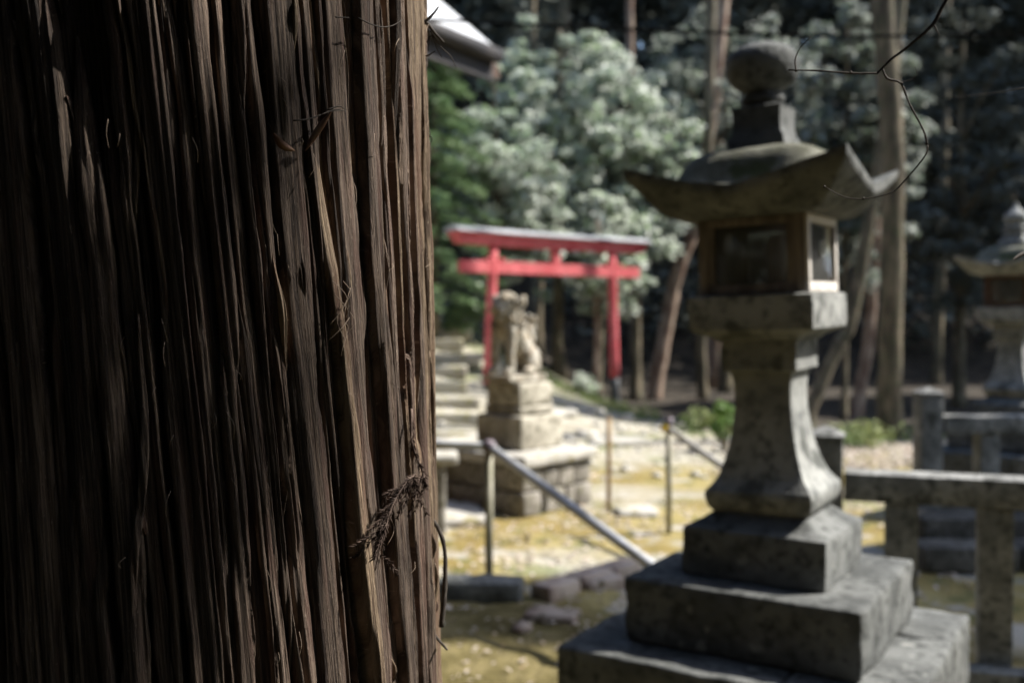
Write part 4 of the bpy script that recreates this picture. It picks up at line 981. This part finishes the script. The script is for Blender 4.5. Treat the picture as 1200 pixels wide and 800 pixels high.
# trunks of the wood
G3 = 'bare lower trunks of the wood'
def trunk_only(label, pts_px, Y, r0, r1, bark, h=14, crown=True, seed=0, cr=(1.6, 1.6, 1.8), nl=3500):
    """a tree whose visible stem follows the given photo points (bottom first), continued upward to its crown"""
    x0 = at_px(pts_px[0][0], Y); z0 = float(hz(x0, Y))
    T = thing('forest_tree', label, 'tree', (x0, Y, 0), 0, G3)
    ps = [Vector(P(px, py, Y)) for px, py in pts_px]; base = Vector((x0, Y, z0 - .15))
    if ps[0].z > z0 + .1: ps = [base] + ps
    else: ps[0] = base
    d = (ps[-1] - ps[-2]).normalized(); d = (d + Vector((0, 0, 1.2))).normalized()
    last = ps[-1]; 
    k_ = 1
    while ps[-1].z < h: ps.append(ps[-1] + d * max(1.2, (h - last.z) / 4)); d = (d + Vector((0, 0, .6))).normalized()
    path = smooth_path([tuple(p - Vector((x0, Y, 0))) for p in ps], 34)
    rad = np.linspace(r0, r1, 35); rad[:3] *= [1.4, 1.2, 1.07]
    tube('trunk', path, rad, bark, T, 14, .2)
    g = np.random.default_rng(seed + 40); e = path[-1]; cs = g.normal(size=(34, 3)) * np.array(cr) * .55 + e
    cs[:, 2] = np.maximum(cs[:, 2], 12.6 if h > 10 else 4.6)
    V, F = leaves_np(clusters(cs, nl, .8, .5, g), .26, .3, .6, g); link('crown', mesh_np('crown', V, F, smooth=False), 'leaf_dark', T)
    for c_ in cs[:6]: tube('limb', smooth_path([tuple(path[28]), tuple((path[31] + c_) / 2), tuple(c_)], 5), np.linspace(.05, .012, 6), bark, T, 6)
    return T
trunk_only('tall straight mossy trunk right of the near lantern', [(1045, 520), (1044, 400), (1047, 250), (1043, 120), (1034, 0)], 13.2, .155, .13, 'far_bark', 14, seed=1)
trunk_only('pale leaning trunk between the torii and the lantern', [(766, 472), (772, 430), (783, 370), (790, 335), (800, 300), (813, 262)], 19.4, .14, .10, 'warm_bark', 14, seed=2)
trunk_only('slim pale trunk just right of the torii column', [(748, 462), (744, 430), (742, 370)], 19.8, .08, .06, 'warm_bark', 14, seed=3)
trunk_only('dark trunk seen through the torii beside its right column', [(700, 440), (702, 400), (701, 340), (680, 240)], 19.0, .10, .08, 'far_bark', 14, seed=4)
trunk_only('reddish leaning trunk left of the tall mossy trunk', [(1004, 505), (1008, 460), (1018, 400), (1022, 330), (1026, 260)], 16.3, .10, .07, 'warm_bark', 14, seed=5)
trunk_only('dim slanted trunk close behind the lantern shaft', [(950, 480), (966, 440), (985, 400), (1000, 360)], 15.0, .10, .08, 'far_bark', 14, seed=6)
trunk_only('brown upper trunk rising behind the silvery leaves left of the lantern finial', [(838, 470), (836, 320), (838, 170), (836, 60), (838, -10)], 22.0, .19, .16, 'warm_bark', 14, seed=7)
trunk_only('thin dark trunk between the slim pale trunk and the lantern', [(825, 470), (822, 400), (826, 320)], 19.0, .10, .08, 'far_bark', 14, seed=9)
trunk_only('thin dim trunk right of the mossy trunk in the shade', [(1098, 470), (1100, 380), (1104, 260)], 23.0, .12, .09, 'far_bark', 14, seed=10)
trunk_only('dim trunk behind the left torii column', [(628, 410), (630, 330), (626, 240)], 23.0, .14, .1, 'far_bark', 14, seed=11)

# the dense wood further up the hill
g = np.random.default_rng(77); n = 900
cs = np.stack([g.uniform(-20, 26, n), g.uniform(24, 40, n), np.zeros(n)], -1); cs[:, 2] = hz(cs[:, 0], cs[:, 1]) + g.uniform(.2, 11, n)
V, F = leaves_np(clusters(cs, 90000, 1.35, .7, g), .30, .3, .6, g)
n2 = 26000; C2 = np.stack([g.uniform(-45, 55, n2), g.uniform(42, 52, n2), g.uniform(4, 34, n2)], -1)
V2, F2 = leaves_np(C2, 1.7, .2, .7, g); V, F = merge([(V, F), (V2, F2)])
tag(link('distant_wood', mesh_np('distant_wood', V, F, smooth=False), 'leaf_dark'), 'dark dense wood filling the hillside behind everything', 'wood', kind='stuff')
n = 15000; an = np.radians(g.uniform(128, 338, n)); rr_ = g.uniform(15, 20, n)  # unseen leaf ring added to block low sky light behind the camera
C2 = np.stack([np.cos(an) * rr_, np.sin(an) * rr_, g.uniform(0, 13, n)], -1)
V, F = leaves_np(C2, .95, .2, .7, g)
tag(link('screening_wood', mesh_np('screening_wood', V, F, smooth=False), 'leaf_dark'), 'unseen dark wood added behind and beside the viewer to block sky light', 'wood', kind='stuff')
n = 520
cs = np.stack([g.uniform(-16, 24, n), g.uniform(26, 38, n), g.uniform(11, 19, n)], -1)
cs = cs[(cs[:, 1] > 20.5)]
V, F = leaves_np(clusters(cs, 52000, 1.5, .5, g), .34, .5, .6, g)
tag(link('treetop_canopy', mesh_np('treetop_canopy', V, F, smooth=False), 'leaf_dark'), 'closed canopy of the wood above the dark hillside', 'canopy', kind='stuff')

# unseen cedars added outside the frame to shade the foreground, trunk and right
G4 = 'unseen cedars added to shade the shrine ground'
def shade_cedar(label, x, y, seed, h=15, zlow=5.0, rad=2.6, nl=9000, crad=.7):
    rr = random.Random(seed); g = np.random.default_rng(seed + 9)
    T = thing('cedar_tree', label, 'tree', (x, y, 0), 0, G4)
    tube('trunk', smooth_path([(0, 0, -.1), (.02, 0, 1), (.05, .03, h * .5), (0, 0, h)], 16), np.concatenate([[.42, .34], np.linspace(.30, .05, 15)]), 'far_bark', T, 16, .15)
    cs = []
    for i in range(110):
        z = rr.uniform(zlow, h); a = rr.uniform(0, 2 * math.pi); r_ = rr.random() ** .5 * rad * (1.05 - (z - zlow) / (h - zlow) * .8); cs.append((math.cos(a) * r_, math.sin(a) * r_, z))
    V, F = leaves_np(clusters(cs, nl, crad, .5, g), .26 if crad < .6 else .40, .3, .6, g); link('crown', mesh_np('crown', V, F, smooth=False), 'cedar_needles', T)
    return T
shade_cedar('added shade cedar left of the big trunk outside the picture', -3.4, 3.4, 1, 15, 2.6, 2.2, 9000)
shade_cedar('added shade cedar behind the camera to the left', -3.0, -2.4, 2, 15, 2.2, 2.6, 10000)
shade_cedar('added shade cedar straight behind the camera', .6, -4.2, 3, 15, 2.2, 3.0, 12000)
shade_cedar('added shade cedar behind the camera to the right', 5.2, -3.6, 4, 15, 2.6, 3.0, 11000)
shade_cedar('slender added shade cedar right of the far lantern', 10.0, 6.7, 11, 10.4, 4.3, 1.5, 11000, .40)
shade_cedar('big unseen cedar added right of the camera to shade the trunk', 7.0, .175, 15, 12, 2.6, 2.5, 11000)
shade_cedar('added shade cedar beyond the one right of the camera', 10.5, -2.8, 16, 12, 2.2, 3.0, 11000)
shade_cedar('added shade cedar far right behind the camera', 6.0, -7.5, 17, 13, 2.0, 3.2, 11000)
shade_cedar('added shade cedar left of the big trunk beside the hall', -6.5, .5, 13, 14, 1.8, 3.0, 11000)
shade_cedar('added shade cedar far behind the camera', -1.6, -7.5, 14, 14, 1.6, 3.4, 12000)
for i, (x, y) in enumerate(((14.5, 11.5), (15.5, 15.0), (14.0, 18.6), (18.5, 8.2), (17.5, 20.0), (21, 13))):
    shade_cedar(['added shade cedar right of the far lantern outside the picture', 'second added shade cedar right of the wood outside the picture', 'third added shade cedar at the right back of the wood', 'added shade cedar at the right beyond the far fence',
               'rear added shade cedar at the right end of the wood', 'outermost added shade cedar at the right'][i], x, y, 20 + i, [8, 10.5, 11.5, 7.5, 13, 13][i], 3.6, 2.7, 8000)

# ------------------------------------------------------------------ grass, litter
g = np.random.default_rng(5)
def scatter(n, x0, x1, y0, y1, dens=None):
    x, y = g.uniform(x0, x1, n), g.uniform(y0, y1, n)
    if dens is not None: k_ = g.random(n) < dens(x, y); x, y = x[k_], y[k_]
    return x, y
def near_crest(x, y):
    c = 13.2 + 4.5 * sstep(4.2, -0.5, x) + 2.2 * sstep(.5, -2, x); return np.exp(-((y - c) / .8) ** 2) * (vnoise(np.stack([x, y, x * 0], -1), 1.1) > -.25)
x, y = scatter(34000, -3, 6.5, 12, 21, near_crest)
hgt = g.uniform(.06, .17, len(x)); a = g.uniform(0, math.pi, len(x)); z = hz(x, y)
dx, dy = np.cos(a) * .012, np.sin(a) * .012; lx, ly = g.normal(0, .04, len(x)), g.normal(0, .04, len(x))
V = np.stack([np.stack([x - dx, y - dy, z - .01], -1), np.stack([x + dx, y + dy, z - .01], -1), np.stack([x + lx, y + ly, z + hgt], -1)], 1).reshape(-1, 3)
tag(link('grass', mesh_np('grass', V, np.arange(len(V)).reshape(-1, 3), smooth=False), 'grass_blade'), 'short green grass along the top of the slope at the wood edge', 'grass', kind='stuff')
def litter(name, label, n, x0, x1, y0, y1, size, m, dens=None, lift=.012):
    x, y = scatter(n, x0, x1, y0, y1, dens); C = np.stack([x, y, hz(x, y) + lift], -1)
    V, F = leaves_np(C, size, 1.6, .6, g)
    tag(link(name, mesh_np(name, V, F, smooth=False), m), label, 'fallen leaves', kind='stuff')
def patchy(x, y): return np.clip(vnoise(np.stack([x, y, x * 0 + 4], -1), 1.3) * 1.3 + .35, .04, 1) * (.22 + .78 * sstep(5.4, 6.2, y))
litter('fallen_leaves', 'pale fallen leaves scattered over the moss and gravel', 9000, -1.6, 4.6, 4.2, 14, .05, 'litter', patchy)
litter('leaf_litter', 'pinkish drift of fallen leaves at the foot of the mossy trunk', 5200, 3.2, 7.5, 10.5, 14.2, .08, 'litter')
litter('pebbles_and_petals', 'small pale petals on the dark moss in front of the kerb', 350, -1, 1.6, 4.1, 5.7, .035, 'litter')

# scraps of stone rubble on the slope
rb = random.Random(31); parts = []
for i in range(200):
    x, y = rb.uniform(-2.2, 3.0), rb.uniform(9.8, 15.5); s = rb.uniform(.025, .08)
    V, F = ell((x, y, float(hz(x, y)) + s * .15), (s, s * rb.uniform(.6, 1), s * .5), (0, 0, rb.uniform(0, 3)), 1); parts.append((V, F))
V, F = merge(parts); tag(link('stone_rubble', mesh_np('stone_rubble', V, F), 'slab_stone'), 'pale stone rubble strewn over the gravel slope', 'rubble', kind='stuff')
